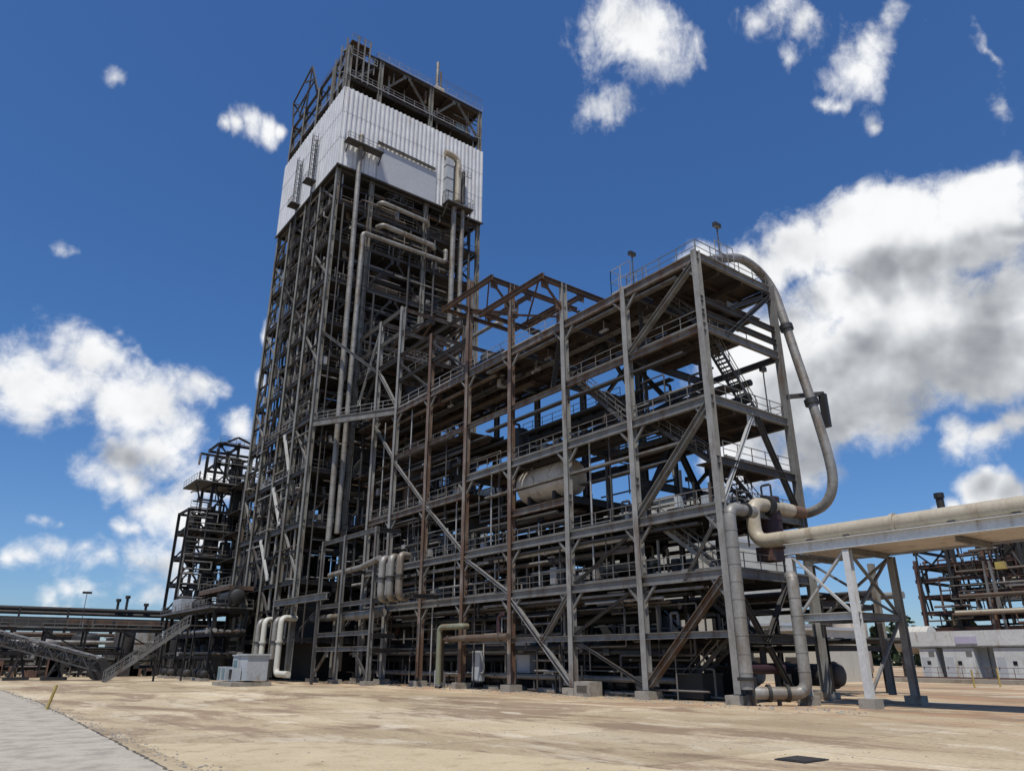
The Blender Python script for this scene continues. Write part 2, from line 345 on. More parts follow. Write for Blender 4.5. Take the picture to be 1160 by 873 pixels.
brace((.3,14.3,19), (8.7,14.3,23.7), .34, 'dark'); brace((4.4,14.3,29), (.3,14.3,24.2), .3, 'dark'); brace((4.6,14.3,29), (8.7,14.3,24.2), .3, 'dark')
for a, b_ in ((29,36.4), (36.4,43.8)):
    brace((-.02,a,30), (-.02,b_,35.5), .22, 'steel2'); brace((XB,b_,17.5), (XB,a,23.3), .3, 'dark')
brace((XB,21.8,24), (XB,14.4,29), .3, 'dark')
girder(0, 29, 33.4, 0, 43.8, 33.2, m='steel2', h=.4); girder(0, 43.8, 36.2, 0, 55.4, 36.2, m='steel2', h=.5); girder(0, 29, 36.4, -.0, 55.5, 36.6, m='steel2', h=.3)
for x in (XB,):
    for y, t_ in ((36.4,36.6), (43.8,43), (49.3,43)): MB().ibeam((x,y,30), (x,y,t_), .4, .42, up=(1,0,0)).build('column', M['rusty'], S)
MB().ibeam((4.5,36.4,29.8), (4.5,36.4,36.6), .36, .36, up=(1,0,0)).build('column', M['rusty'], S)
for x in (0,4.5,XB):
    for z, ya, yb in ((33.2,29,55.4), (36.4,36.4,55.4), (39.6,43.8,55.4), (42.7,43.8,55.4)):
        if x or z in (39.6,42.7): girder(x, ya, z-.01, x, yb, h=.42, w=.25, m='rusty' if x else 'steel', par=S)
for y in (36.4,43.8,49.3):
    for z in (33.2,36.4,39.6,42.7):
        if z > 37 and y < 40: continue
        girder(0, y, z-.03, XB, y, h=.4, w=.25, m='rusty')
for a, b_, z0, z1 in ((36.4,43.8,33.3,36.3), (43.8,49.3,36.6,39.5), (49.3,43.8,39.7,42.6), (29,36.4,30.1,33), (49.3,55,39.7,42.6), (49.3,55,36.5,33.3)):
    brace((XB,a,z0), (XB,b_,z1), .24, 'rusty'); brace((4.5,a,z0), (4.5,b_,z1), .22, 'rust')
for y in (43.8,49.3): brace((.2,y,30), (4.4,y,33), .24, 'steel2'); brace((8.8,y,36.6), (4.6,y,39.5), .24, 'steel2'); brace((.2,y,39.8), (4.4,y,42.6), .24, 'steel2')
deck(.3, 8.7, 44.2, 55, 36.65, 'deckg', j=1.8); deck(.3, 5, 37, 43.4, 33.4, 'deckg'); deck(4.8, 8.7, 44.2, 55, 42.9, 'deckg')
hr((.1,44,36.65),(.1,55,36.65)); hr((.1,37,33.4),(.1,43.4,33.4)); hr((.2,44,36.65),(8.8,44,36.65)); hr((4.8,44,42.9),(8.8,44,42.9)); hr((4.8,44,42.9),(4.8,55,42.9))
# rusted hoist frames above the roof
for (y, z, y2) in ((14.3,33.2,23.6), (21.8,36.4,30.5), (29,39.5,36)):
    girder(-2.6, y, z, XB-.4, y, m='rust', h=.46, w=.3) if y < 29 else None
    if y < 29:
        girder(-2.5, y-.35, z+.02, -2.5, y2, m='rust', h=.5, w=.32); girder(2.6, y, z-.03, 2.6, y2-1, m='rust', h=.44, w=.28); girder(6.3, y, z-.03, 6.3, y2-1, m='rust', h=.4, w=.26)
        girder(-2.5, y2-.5, z-.03, 6.3, y2-.5, m='rust', h=.4, w=.25)
        brace((-2.4,y,z-.2), (-.1,y,z-2.4), .18, 'rust'); brace((.1,y,z-2.2), (2.4,y,z-.2), .18, 'rust')
        brace((-2.5,y+.2,z), (2.6,y2-.7,z), .14, 'rust')
girder(0, 21.8, 33.4, 0, 29, 36.6, m='rust', h=.4); girder(-2.5, 29, 36.7, 8, 29, m='rust', h=.4)
brace((0,14.4,30.2), (0,21.6,33.2), .2, 'rust')
# stairs
def stair(p, q, side, w=.9, par=None, m='steel2'):
    o = MB().stair(p, q, w, side).build('stair', M[m], par or S); e = V(side)*w/2
    b = MB()
    for k in (-1,1):
        b.rail([V(p)+e*k, V(q)+e*k], h=1.0, step=1.4, toe=False)
    b.build('stair_rail', M['railw'], o)
stair((6.2,1.0,18.9), (1.6,1.0,24.1), (0,1,0)); stair((1.4,1.2,14.7), (1.4,6.4,18.8), (1,0,0)); stair((1.2,1.2,7.65), (1.2,6.6,11.6), (1,0,0), 1.0, m='steel')
stair((3.4,1.0,24.2), (3.4,6.2,29.7), (1,0,0)); stair((2.2,6.2,.1), (2.2,1.4,3.9), (1,0,0)); stair((3.9,1.4,3.95), (3.9,6.2,7.6), (1,0,0)); stair((7.6,2.1,11.7), (3.4,2.1,14.7), (0,1,0))
stair((1.2,8,18.8), (1.2,13.6,24), (1,0,0))
MB().bar((.5,16.5,24.3), (.35,14.9,29.6), .5, .08).rail([(.3,16.4,24.3),(.3,15,29.5)], h=.5, step=.35, toe=False).build('ladder', M['steel2'], S)
MB().bar((2,7.3,18.8), (2,7.3,29.6), .45, .05).build('ladder', M['steel2'], S)

# ------------------------------------------------------------------ tower
TX = [-5.5, -.2, 9., 18.7]; TY = [55.5, 61.2, 66.9, 73., 78.6]
TZ = [4.6, 11., 17.7, 24.3, 31., 37.7, 44.3, 50.7, 57., 62.9, 68.3]
T = thing('process_tower', 'very tall dark steel process tower with a white corrugated band near its top', 'process tower', (6.6, 67, 0))
for x in TX:
    for y in TY:
        edge_ = x in (TX[0],) or y == TY[0]
        inner = x in TX[1:3] and y in TY[1:4]
        if inner and y != TY[2]: continue
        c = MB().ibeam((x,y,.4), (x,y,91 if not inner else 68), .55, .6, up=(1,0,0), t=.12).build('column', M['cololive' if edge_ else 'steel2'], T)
for k, z in enumerate(TZ + [75.4, 82.6, 85.0, 91.0]):
    h = .75 if z in (31., 50.7, 17.7) else .5
    for y in (TY[0], TY[-1]): girder(TX[0], y, z-.2, TX[-1], y, h=h, m='steel2', par=T)
    for x in (TX[0], TX[-1]): girder(x, TY[0], z-.215, x, TY[-1], h=h, m='steel2', par=T)
for k, z in enumerate(TZ[1:]):
    deck(-5.2, 18.4, 55.8, 66.6, z, 'deckg', T, 2.7)
    deck(-3.6 if k in (3,4,5) else -5.2, 18.4, 66.9, 78.3, z, 'deckg', T, 2.7)
# secondary girts at half height on the two visible faces
for k in range(len(TZ)-1):
    z = (TZ[k]+TZ[k+1])/2
    girder(TX[0], TY[0], z, TX[2], TY[0], h=.3, w=.2, m='dark', par=T)
    girder(TX[0], TY[0], z+.01, TX[0], TY[-1], h=.3, w=.2, m='steel2' if k > 5 else 'dark', par=T)
for k in range(len(TZ)-1):
    a, b_ = TZ[k], TZ[k+1]
    for i in range(4):
        p, q = (i, i+1) if (k+i) % 2 else (i+1, i)
        if (k, i) in ((3,2), (5,1)): continue
        brace((TX[0]+.02,TY[p],a), (TX[0]+.02,TY[q],b_-.4), .24, 'steel2' if (k*3+i) % 3 else 'steel', T)
    for i in (1,):
        m_ = (TX[i]+TX[i+1])/2
        brace((TX[i]+.2,TY[0]+.02,a), (m_,TY[0]+.02,b_-.4), .26, 'steel2', T); brace((TX[i+1]-.2,TY[0]+.02,a), (m_,TY[0]+.02,b_-.4), .26, 'steel2', T)
    brace((TX[2]+.2,TY[0]+.02,a) if k % 2 else (TX[3]-.2,TY[0]+.02,a), (TX[3]-.2,TY[0]+.02,b_-.4) if k % 2 else (TX[2]+.2,TY[0]+.02,b_-.4), .26, 'steel2', T)
    if k % 2 == 0: brace((TX[0]+.2,TY[0]+.02,a), (TX[1]-.2,TY[0]+.02,b_-.4), .22, 'steel2', T)
# light coloured zig-zag braces on the side face
for (ya, za, yb, zb) in ((64.5,30.4,61.4,25), (66.5,23.6,62.6,18.2), (69,17,64.6,11.6)):
    brace((-5.75,ya,za), (-5.75,yb,zb), .3, 'whitesteel', T)
for z in TZ[2:]:
    hr((-5.35,55.7,z),(-5.35,78.2,z), par=T, step=2.); hr((-5.2,55.6,z),(18.4,55.6,z), par=T, step=2.2, m='railw')
hr((-5.6,62,31.05),(-5.6,74,31.05), par=T, m='galv', step=1.4); hr((-5.6,61,24.4),(-5.6,72,24.4), par=T, m='galv', step=1.4)
# cladding
def corr(p, q, z0, z1, nrm, pitch=.72, d=.16):
    b = MB(); p, q, nn = V(p), V(q), V(nrm); L = (q-p).length; k = int(L/pitch); u = (q-p)/k; pr = []
    for i in range(k):
        for t, o in ((0,0), (.42,0), (.55,1), (.87,1)): pr.append(p+u*(i+t)+nn*d*o)
    pr.append(q.copy())
    vs = [(a.x,a.y,z) for z in (z0,z1) for a in pr]; m = len(pr)
    b.add(vs, [(i,i+1,m+i+1,m+i) for i in range(m-1)]); return b
ZC0, ZC1 = 68.5, 82.4
for k_, (za, zb) in enumerate(((ZC0,73.3), (73.18,78), (77.88,ZC1))): corr((-5.95,55.02-k_*.03,0), (19.15,55.02-k_*.03,0), za, zb, (0,-1,0)).build('cladding', M['white'], T)
for k_, (za, zb) in enumerate(((ZC0-.2,73.3), (73.18,78), (77.88,ZC1))): corr((-5.95-k_*.03,79.1,0), (-5.95-k_*.03,55.02,0), za, zb, (-1,0,0), .9, .06).build('cladding', M['white'], T)
corr((19.15,55.02,0), (19.15,79.1,0), ZC0, ZC1, (1,0,0)).build('cladding', M['white'], T); corr((19.15,79.1,0), (-5.95,79.1,0), ZC0, ZC1, (0,1,0)).build('cladding', M['white'], T)
pb = MB(); pb.add([(.1,54.78,68.45),(10.2,54.78,68.45),(10.2,54.78,74.2),(.1,54.78,74.2),(.1,54.98,68.45),(10.2,54.98,68.45),(10.2,54.98,74.2),(.1,54.98,74.2)],
       [(0,1,2,3),(5,4,7,6),(0,3,7,4),(1,5,6,2),(3,2,6,7),(0,4,5,1)]); pb.build('wall_panel', M['panel'], T)
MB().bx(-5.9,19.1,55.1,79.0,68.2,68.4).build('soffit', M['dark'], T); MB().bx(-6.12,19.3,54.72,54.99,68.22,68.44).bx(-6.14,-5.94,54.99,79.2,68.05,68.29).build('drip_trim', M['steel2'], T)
MB().bx(-5.9,19.1,55.1,79.0,82.3,82.45).build('deck', M['deckg'], T)
MB().ibeam((-.2,54.6,74.8), (9.9,54.6,74.5), .3, .35).build('canopy_beam', M['steel'], T)
# front platform with brackets
p_ = MB().bx(-5.4,.4,53.4,54.8,72.3,72.42)
for x in (-5,-2.3,.2): p_.bar((x,54.8,70.8), (x,53.6,72.25), .14)
p_.build('platform', M['steel2'], T); hr((-5.3,54.8,72.4),(-5.3,53.5,72.4),(.3,53.5,72.4),(.3,54.8,72.4), par=T, step=1.2)
p_ = MB().bx(11.4,16.2,53.0,54.8,68.6,68.72)
for x in (11.6,13.4,15.9): p_.bar((x,54.8,66.6), (x,53.2,68.5), .14)
p_.build('platform', M['steel2'], T); hr((11.5,54.8,68.7),(11.5,53.1,68.7),(16.1,53.1,68.7),(16.1,54.8,68.7), par=T, step=1.0, h=1.8)
hr((13.6,53.6,74.8),(16,53.6,74.8), par=T, step=.8)
# top works
deck(-5.2, 18.6, 55.6, 78.4, 85.1, 'deckg', T, 3); deck(-1., 19.0, 55.2, 78.6, 91.0, 'deck', T, 2.6)
deck(-5.3, -.4, 55.4, 60.8, 89.2, 'deckg', T, 2.5)
for a, b_ in ((0,1), (1,2), (2,3)):
    m_ = (TX[a]+TX[b_])/2
    if a: brace((TX[a]+.3,55.45,85.2), (m_,55.45,90.6), .3, 'steel', T); brace((TX[b_]-.3,55.45,85.2), (m_,55.45,90.6), .3, 'steel', T)
for i in range(4): brace((-5.45,TY[i],85.2), (-5.45,TY[i+1],90.6), .28, 'steel2', T)
hr((-5.3,55.2,85.1),(18.8,55.2,85.1), par=T, m='galv', step=1.9); hr((-5.7,55.2,85.1),(-5.7,78.5,85.1), par=T, m='galv', step=1.9)
hr((-1.,55.1,91.05),(19,55.1,91.05), par=T, m='galv', step=1.9); hr((-1.,55.2,91.05),(-1,78,91.05), par=T, step=1.9); hr((-5.4,55.3,89.3),(-1,55.3,89.3), par=T, m='galv', step=1.2); hr((-5.5,55.3,89.3),(-5.5,60.8,89.3), par=T, m='galv', step=1.2)
hr((-5.5,55.3,92.3),(-2.2,55.3,92.3), par=T, step=.7, toe=False)
for y in (56.5, 58.6, 60.6): MB().bar((-5.7,y,82.5), (-5.7,y,93.2 if y < 60 else 92), .22).build('post', M['steel'], T)
for x in (-4.4, -3.3, -2.4): MB().bar((x,55.3,84.9), (x,55.3,93.4), .2).build('post', M['steel'], T)
MB().bx(-5.4,-2.2,55.5,58.8,92.2,92.3).build('platform', M['rust'], T)
MB().bx(14.6,17.4,56.4,58.6,85.2,87.2).build('panel_box', M['teal'], T)
stair((-4.6,56.2,85.1), (-1.2,56.2,89.2), (0,1,0), par=T, m='steel')
stair((-3,57.6,89.2), (-5,57.6,92.2), (0,1,0), par=T, m='steel')
# caged ladders up the side of the cladding
for y, z0, z1 in ((63.4,52,78), (69.3,40,77)):
    b = MB()
    for k in (-.28,.28): b.bar((-6.35,y+k,z0), (-6.35,y+k,z1), .09)
    z = z0
    while z < z1: b.bar((-6.35,y-.28,z), (-6.35,y+.28,z), .05); z += .6
    l = b.build('ladder', M['steel2'], T)
    c = MB(); z = z1-8
    while z < z1+.9:
        P = [(-6.35-.75*math.sin(t),y+.5*math.cos(t),z) for t in [math.pi*i/6 for i in range(7)]]
        for a_, b2 in zip(P[:-1],P[1:]): c.bar(a_, b2, .06)
        z += .9
    for t in (0,.8,1.57,2.3,3.14): c.bar((-6.35-.75*math.sin(t),y+.5*math.cos(t),z1-8), (-6.35-.75*math.sin(t),y+.5*math.cos(t),z1+.8), .06)
    c.build('ladder_cage', M['steel2'], l)
    MB().bx(-7.6,-6.05,y-.9,y+.9,z1-8.2,z1-8.1).build('platform', M['dark'], T); hr((-7.5,y-.8,z1-8.1),(-7.5,y+.8,z1-8.1), par=T, step=.8)
# davit frame leaning out over the roof edge
D = thing('davit_frame', 'spindly triangulated steel davit frame leaning out over the tower roof edge', 'davit', (-6.5,74,85.2))
for a, b_ in (((-5.7,67.6,91),(-5.7,72,99.6)), ((-5.7,72,99.6),(-5.8,79.8,97)), ((-5.8,79.8,97),(-5.7,78.6,91)), ((-5.7,72,99.6),(-5.6,73,91)), ((-5.8,79.8,97),(-5.6,73,91.2)), ((-5.7,75.4,98.5),(-5.7,69.6,95)),
               ((-5.7,69.6,95),(-5.7,78.9,93.6)), ((-5.7,72,99.6),(-2.4,74,91.2)), ((-5.8,79.8,97),(-2.4,78,91.2)), ((-5.7,72.3,95),(-5.7,75.8,91.2))):
    MB().bar(a, b_, .24).build('strut', M['steel2'], D)
# flare like vent stack on roof
K = thing('vent_stack', 'slim twin vent stack standing on the tower roof edge', 'vent', (10.6,56.2,91))
MB().tube([(10.4,56.2,91),(10.4,56.2,97.6)], .28, 12, bands=1.5).build('pipe', M['jacket'], K); MB().tube([(11.2,56.4,91),(11.2,56.4,96.2)], .18, 10).build('pipe', M['brownpipe'], K)
MB().bx(9.9,11.6,55.7,56.9,91.05,92.3).build('base_box', M['vessel'], K)

# ------------------------------------------------------------------ pipes as things
def pipe(name, label, pts, r, m, n=12, bend=None, bands=0, flanges=(), group=None, supports=()):
    b = MB().tube(pts, r, n, bend, bands)
    o = tag(b.build(name, M[m]), label, 'pipe', group)
    for c, d in flanges:
        c, d = V(c), V(d).normalized()
        MB().tube([c-d*.09, c+d*.09], r*1.38, n).build('flange', M['dark' if m in ('dark','jacket') else m], o)
    if name in ('process_pipe','rack_pipe') and n == 10:
        for t_ in (.12,.38,.7,.9):
            c = V(pts[-2]).lerp(V(pts[-1]), t_) if len(pts) == 2 else V(pts[0 if len(pts) == 2 else 1]).lerp(V(pts[-2] if len(pts) > 3 else pts[-1]), t_)
            if rng.random() < .6:
                vb = MB().bx(c.x-r*1.5,c.x+r*1.5,c.y-.3,c.y+.3,c.z-r*1.4,c.z+r*1.4).bar(c, c+V((0,0,r+.55)), .06).tube([c+V((0,0,r+.55)),c+V((0,0,r+.6))], .26, 10)
                vb.build('valve', M[rng.choice(('dark','steel2','redbrown','galv'))], o)
    for p, q in supports: MB().bar(p, q, .18).build('support', M['steel2'], o)
    return o
# big arch pipe at the corner
arch = [(2.4,.6,30.2),(4.2,.6,31.0),(6.2,.55,31.7),(7.9,.5,31.6),(9.2,.4,30.9),(9.75,.1,29.6),(9.85,-.25,27.6),(9.85,-1.0,23.2),(9.85,-1.75,18.9),(9.85,-2.2,15.6),(9.85,-2.2,14.0),(9.85,-1.75,12.9),(9.85,-.9,12.3),(9.8,.6,12.05),(9.4,2.2,12.0)]
def smooth(pts, k=5):
    P = [V(p) for p in pts]; P = [P[0]*2-P[1]]+P+[P[-1]*2-P[-2]]; out = []
    for i in range(1, len(P)-2):
        for j in range(k):
            t = j/k; a, b, c, d = P[i-1], P[i], P[i+1], P[i+2]
            out.append(.5*((2*b)+(c-a)*t+(2*a-5*b+4*c-d)*t*t+(3*b-a-3*c+d)*t**3))
    return out + [P[-2]]
A = tag(MB().tube(smooth(arch), .34, 20, bands=1.0, bandr=1.025).build('arched_pipe', M['jacket']), 'big arched insulated pipe looping from the roof corner down to mid height', 'pipe')
for c, d in (((9.85,-.45,26.4),(0,-.16,-1)), ((9.85,-1.55,20.0),(0,-.17,-1))):
    c, d = V(c), V(d).normalized(); MB().tube([c-d*.22, c+d*.22], .5, 16).build('pipe_clamp', M['black'], A)
MB().bar((9.2,0,20.7), (12.3,-1.2,21.3), .3).build('support_arm', M['steel2'], A)
MB().bx(11.9,12.3,-1.5,-1.0,18.6,21.2).build('counterweight', M['black'], A)
# yellow-tan transfer pipe on the pale rack
G = tag(MB().tube([(7.6,-.1,12.0),(3.1,-.1,12.0),(3.1,-.1,9.45),(3.1,-34,9.45)], .45, 28, 1.0, bands=2.4, bandr=1.018).build('transfer_pipe', M['tan']), 'fat tan transfer pipe with a raised elbow carried on the pale rack', 'pipe')
for y in (-9,-18,-27):
    MB().tube([(3.1,y-.1,9.45),(3.1,y+.1,9.45)], .53, 28).build('flange', M['tan'], G)
for y in (-4,-6.3,-12,-15,-21,-24): MB().bx(2.75,3.45,y-.18,y+.18,8.97,9.12).build('pipe_shoe', M['steel2'], G)
MB().tube([(4.6,-.1,12.0),(5.0,-.1,12.0)], .68, 24).build('flange', M['black'], G); MB().tube([(6.6,-.1,12.0),(9.0,-.1,12.0)], .42, 20).build('pipe_end', M['redbrown'], G)
BX = thing('expansion_box', 'dark maroon expansion joint box beside the tan pipe elbow', 'expansion joint', (5.6,.3,9.5))
MB().tube([(5.6,.3,12.7),(5.6,.3,9.3)], .75, 14, bands=.6, bandr=1.06).build('bellows', M['maroon'], BX); MB().bx(4.9,6.3,.0,1.2,8.5,9.4).build('hopper', M['redbrown'], BX)
# U shaped duct at the corner
pipe('duct_pipe', 'tall insulated riser with a round elbow at the structure corner', [(1.9,-1,11.1),(-.62,-1,11.1),(-.62,-1,.85)], .37, 'jacket', 20, .75, 1.0, [((-.62,-1,1.4),(0,0,1)), ((1.0,-1,11.1),(1,0,0))], supports=[((-.62,-1,0),(-.62,-1,.6))])
pipe('duct_pipe', 'insulated riser with bent top before the pale rack legs', [(3.2,-2.1,7.1),(1.95,-3.05,7.1),(1.95,-3.05,.66),(-.35,-1.2,.66)], .34, 'jacket', 20, .7, 1.0, [((.3,-1.7,.66),(1,-.8,0)), ((1.1,-2.35,.66),(1,-.8,0))], supports=[((1.95,-3.05,0),(1.95,-3.05,.4)), ((.7,-2.05,0),(.7,-2.05,.5))])
# twin stand pipes on tower front
pipe('stand_pipe', 'pale stand pipe down the tower front from the bracket platform', [(-2.9,55,74.4),(-2.9,54.4,74.6),(-2.9,54.4,66),(-2.55,54.4,15.5)], .35, 'jacket', 14, .6, 1.3)
pipe('stand_pipe', 'pale stand pipe beside the platform one, bending along the tower front', [(12.3,54.9,60.6),(12.3,54.5,60.6),(12.3,54.5,58.6),(-1.4,54.5,58.5),(-1.5,54.5,16.5)], .34, 'jacket', 14, .6, 1.3)
pipe('header_pipe', 'upper pale header pipe lying below the white cladding', [(10.4,54.9,60.4),(10,54.5,60.6),(1.6,54.5,60.9),(1.2,55.6,60.9)], .4, 'jacket', 12, .5, 1.5)
pipe('header_pipe', 'pale header pipe highest under the smooth grey panel', [(9.4,55.4,64.2),(9,54.6,64.4),(1.2,54.6,64.7),(1,56,64.7)], .34, 'jacket', 12, .5, 1.5)
pipe('down_pipe', 'pale twin down pipe of the small platform, inner one', [(13.3,54.2,69),(13.2,54.3,34)], .4, 'jacket', 14, None, 1.5)
pipe('down_pipe', 'pale twin down pipe of the small platform, outer one', [(14.9,54.2,68.6),(14.7,54.3,34)], .34, 'jacket', 14, None, 1.5)
U = thing('filter_duct', 'tan box duct with curved lid clamped to the white cladding', 'duct', (12.3,54.2,72.8))
MB().bx(11.6,12.8,53.9,54.8,68.9,77.2).build('casing', M['boxgrey'], U); MB().tube([(11.3,54.2,78.2),(12.3,54.2,78.3),(13.5,54.2,78),(13.9,54.2,77),(13.9,54.2,70)], .5, 14, .8).build('elbow', M['tan'], U)
MB().tube([(14.9,54.2,70),(14.9,54.2,76)], .3, 12).build('pipe', M['dark'], U)
for q in range(3): MB().bx(11.55,12.85,53.85,54.85,71+q*2.4,71.08+q*2.4).build('band', M['steel2'], U)

# beige drum between decks
Vv = thing('horizontal_drum', 'fat beige horizontal drum on saddles inside the long structure', 'vessel', (2.9,20,14.5))
MB().drum((2.9,22.7,17.0), (2.9,17.0,17.0), 1.6, 28).build('shell', M['vessel'], Vv)
for y in (18.2,21.6): MB().bx(1.8,4.0,y-.2,y+.2,14.5,16.4).build('saddle', M['dark'], Vv)
MB().tube([(2.9,19,18.4),(2.9,19,18.7)], .3, 12).build('nozzle', M['vessel'], Vv); MB().tube([(1.6,20.6,17.0),(1.15,20.6,17.0)], .38, 14).build('manway', M['vessel'], Vv)

# ------------------------------------------------------------------ lean-to pipe frame in front of the tower foot
F = thing('pipe_gantry', 'low grey steel pipe gantry standing before the tower foot', 'pipe rack', (-2,47,0))
for x, y in ((-3,41), (-3,48.5), (-3,54.5)):
    MB().ibeam((x,y,.4), (x,y,15.4), .34, .36, up=(1,0,0)).build('column', M['steel'], F); MB().bx(x-.55,x+.55,y-.55,y+.55,0,.4).build('footing', M['conc'], F)
for z in (15.1,7.9,4.9,3.4):
    girder(-3, 41, z, -3, 54.5, h=.45, m='steel', par=F)
for z in (15.1,7.9,4.6,3.2): girder(-3, 41, z-.015, -.3, 41, h=.45, m='steel2', par=F)
girder(-3, 40.9, 7.9, -3, 33, h=.4, m='steel2', par=F); girder(-3, 48.5, 11.5, -.3, 48.5, h=.4, m='steel2', par=F)
brace((-3,54.2,.7), (-3,50.8,3.3), .22, 'steel', F); brace((-3,41.2,.7), (-3,44.6,3.3), .22, 'steel2', F); girder(-3, 33, 7.9, -.3, 33, h=.4, m='steel2', par=F)
for i, y in enumerate((38.0, 36.2, 34.4)):
    pipe('loop_pipe', f'pale hairpin pipe loop above the low frame, {ORD[i]} of three from the tower', [(-2.6,y+.5,11.75),(-3.7,y,11.75),(-3.7,y,7.9),(-2.5,y+.6,7.9)], .36, 'jacket', 16, .62, 0, [((-3.7,y,9.8),(0,0,1))], 'hairpin pipe loops')
girder(-6.2, 45, 8.5, -6.2, 60, h=.7, w=.5, m='steel', par=F); MB().bar((-6.2,47,0), (-6.2,47,8.1), .25).build('post', M['steel2'], F); MB().bar((-6.2,59.6,0), (-6.2,59.6,8.1), .25).build('post', M['steel2'], F)
pipe('loop_pipe', 'long pale pipe feeding the hairpin loops along the frame', [(-3.5,39,11.9),(-2.6,45,11.6),(-2.6,53,11.4)], .3, 'jacket', 12)
pipe('gantry_pipe', 'thick pale pipe with elbow lying in the low frame', [(-2.3,41.5,6.7),(-2.3,49.6,6.7),(-2.3,49.6,1.2)], .42, 'jacket', 16, .8)
pipe('gantry_pipe', 'long pale pipe at the back of the low frame', [(-1.2,42,6.9),(-1.2,60,6.9)], .4, 'jacket', 16)
for i, (x, y, zt, zb) in enumerate(((-5,62.4,6.8,2.2), (-5,60.6,6.9,2.0), (-5,57,6.8,2.4), (-5,55.4,6.9,.9))):
    P = [(-5.2,y,zt-.2),(-7.2,y-1,zt-.2),(-7.2,y-1,zb)] + ([(-7.2,y-4.5,zb)] if i == 3 else [])
    pipe('riser_loop', f'beige riser loop at the tower foot, {ORD[i]} from the tower rear', P, .32, 'cream' if i % 2 else 'jacket', 16, .7, 0, [((-7.2,y-1,4.2),(0,0,1))], 'riser loops at tower foot')
# small rusty pipe stand at ground between columns
pipe('pipe_stand', 'rust brown pipe bridge hung between two rusty columns near ground', [(-1.0,30.9,.5),(-1.0,30.9,4.1),(-1.0,20.9,4.1)], .27, 'brownpipe', 14, .5, 0, [((-1,29.5,4.1),(0,1,0)), ((-1,22,4.1),(0,1,0))], supports=[((-1,26.4,3.8),(0,26.4,3.8))])
pipe('pipe_stand', 'olive and tan goose neck pipe beside the rust brown pipe bridge', [(-1.4,30.6,.3),(-1.4,30.6,5.1),(-1.1,27.6,5.1),(-.4,27.6,5.1)], .26, 'greenish', 14, .5)
pipe('hydrant_pipe', 'short maroon goose neck pipe on the rust brown bridge', [(-1,22.2,4.2),(-1,22.2,5.6),(-1,21.6,5.9)], .18, 'maroon', 10, .3)

# ------------------------------------------------------------------ pale rack with the tan pipe
Kk = thing('pipe_rack', 'pale grey painted pipe rack with cross braces and deep plate girder', 'pipe rack', (5,-12,0))
for x in (2.6, 7.6):
    for y in (-2.7, -6.3, -30):
        if x > 3 and y == -2.7: continue
        MB().ibeam((x,y,.5), (x,y,8.25), .38, .4, up=(1,0,0)).build('leg', M['palewhite' if x < 3 else 'colsteel'], Kk); MB().bx(x-.45,x+.45,y-.45,y+.45,0,.5).build('footing', M['conc'], Kk)
MB().ibeam((7.6,-1,.4), (7.6,-1,8.2), .34, .36, up=(1,0,0)).build('leg', M['colsteel'], Kk); MB().ibeam((9.6,-4,.4), (9.6,-4,8.2), .34, .36, up=(1,0,0)).build('leg', M['colsteel'], Kk)
MB().ibeam((2.6,-2.5,8.66), (2.6,-34,8.66), .55, .62, t=.1).build('plate_girder', M['palewhite'], Kk); MB().ibeam((7.6,-1,8.66), (7.6,-34,8.66), .5, .62, t=.1).build('plate_girder', M['steel'], Kk)
MB().bx(2.92,7.3,-34,-3.2,8.42,8.5).build('deck', M['vessel'], Kk)
for y in (-2.9,-6.3,-12,-18,-24,-30): MB().ibeam((2.9,y,8.24), (7.4,y,8.24), .2, .3).build('cross_beam', M['steel'], Kk)
girder(2.6, -2.7, 4.7, 2.6, -6.3, h=.4, m='whitesteel', par=Kk); girder(2.6, -6.3, 4.69, 7.6, -6.3, h=.38, m='steel', par=Kk); girder(7.6, -1, 4.7, 7.6, -6.3, h=.36, m='steel', par=Kk); girder(2.6, -2.7, 4.69, 7.6, -2.7, h=.36, m='steel', par=Kk)
for a, b_, x, m in (((-2.9,8.2),(-6.1,4.9),2.5,'whitesteel'), ((-6.1,8.2),(-2.9,4.9),2.62,'whitesteel'), ((-1.2,8.2),(-6.1,4.9),7.6,'steel'), ((-6.1,8.2),(-1.2,4.9),7.7,'steel')):
    MB().bar((x,*a), (x,*b_), .2, .12).build('brace', M[m], Kk)
for a, b_, y in (((2.9,8.1),(7.3,4.9),-6.3), ((7.3,8.1),(2.9,4.9),-6.2), ((7.3,4.5),(3,.8),-6.25)):
    MB().bar((a[0],y,a[1]), (b_[0],y,b_[1]), .16, .12).build('brace', M['steel'], Kk)

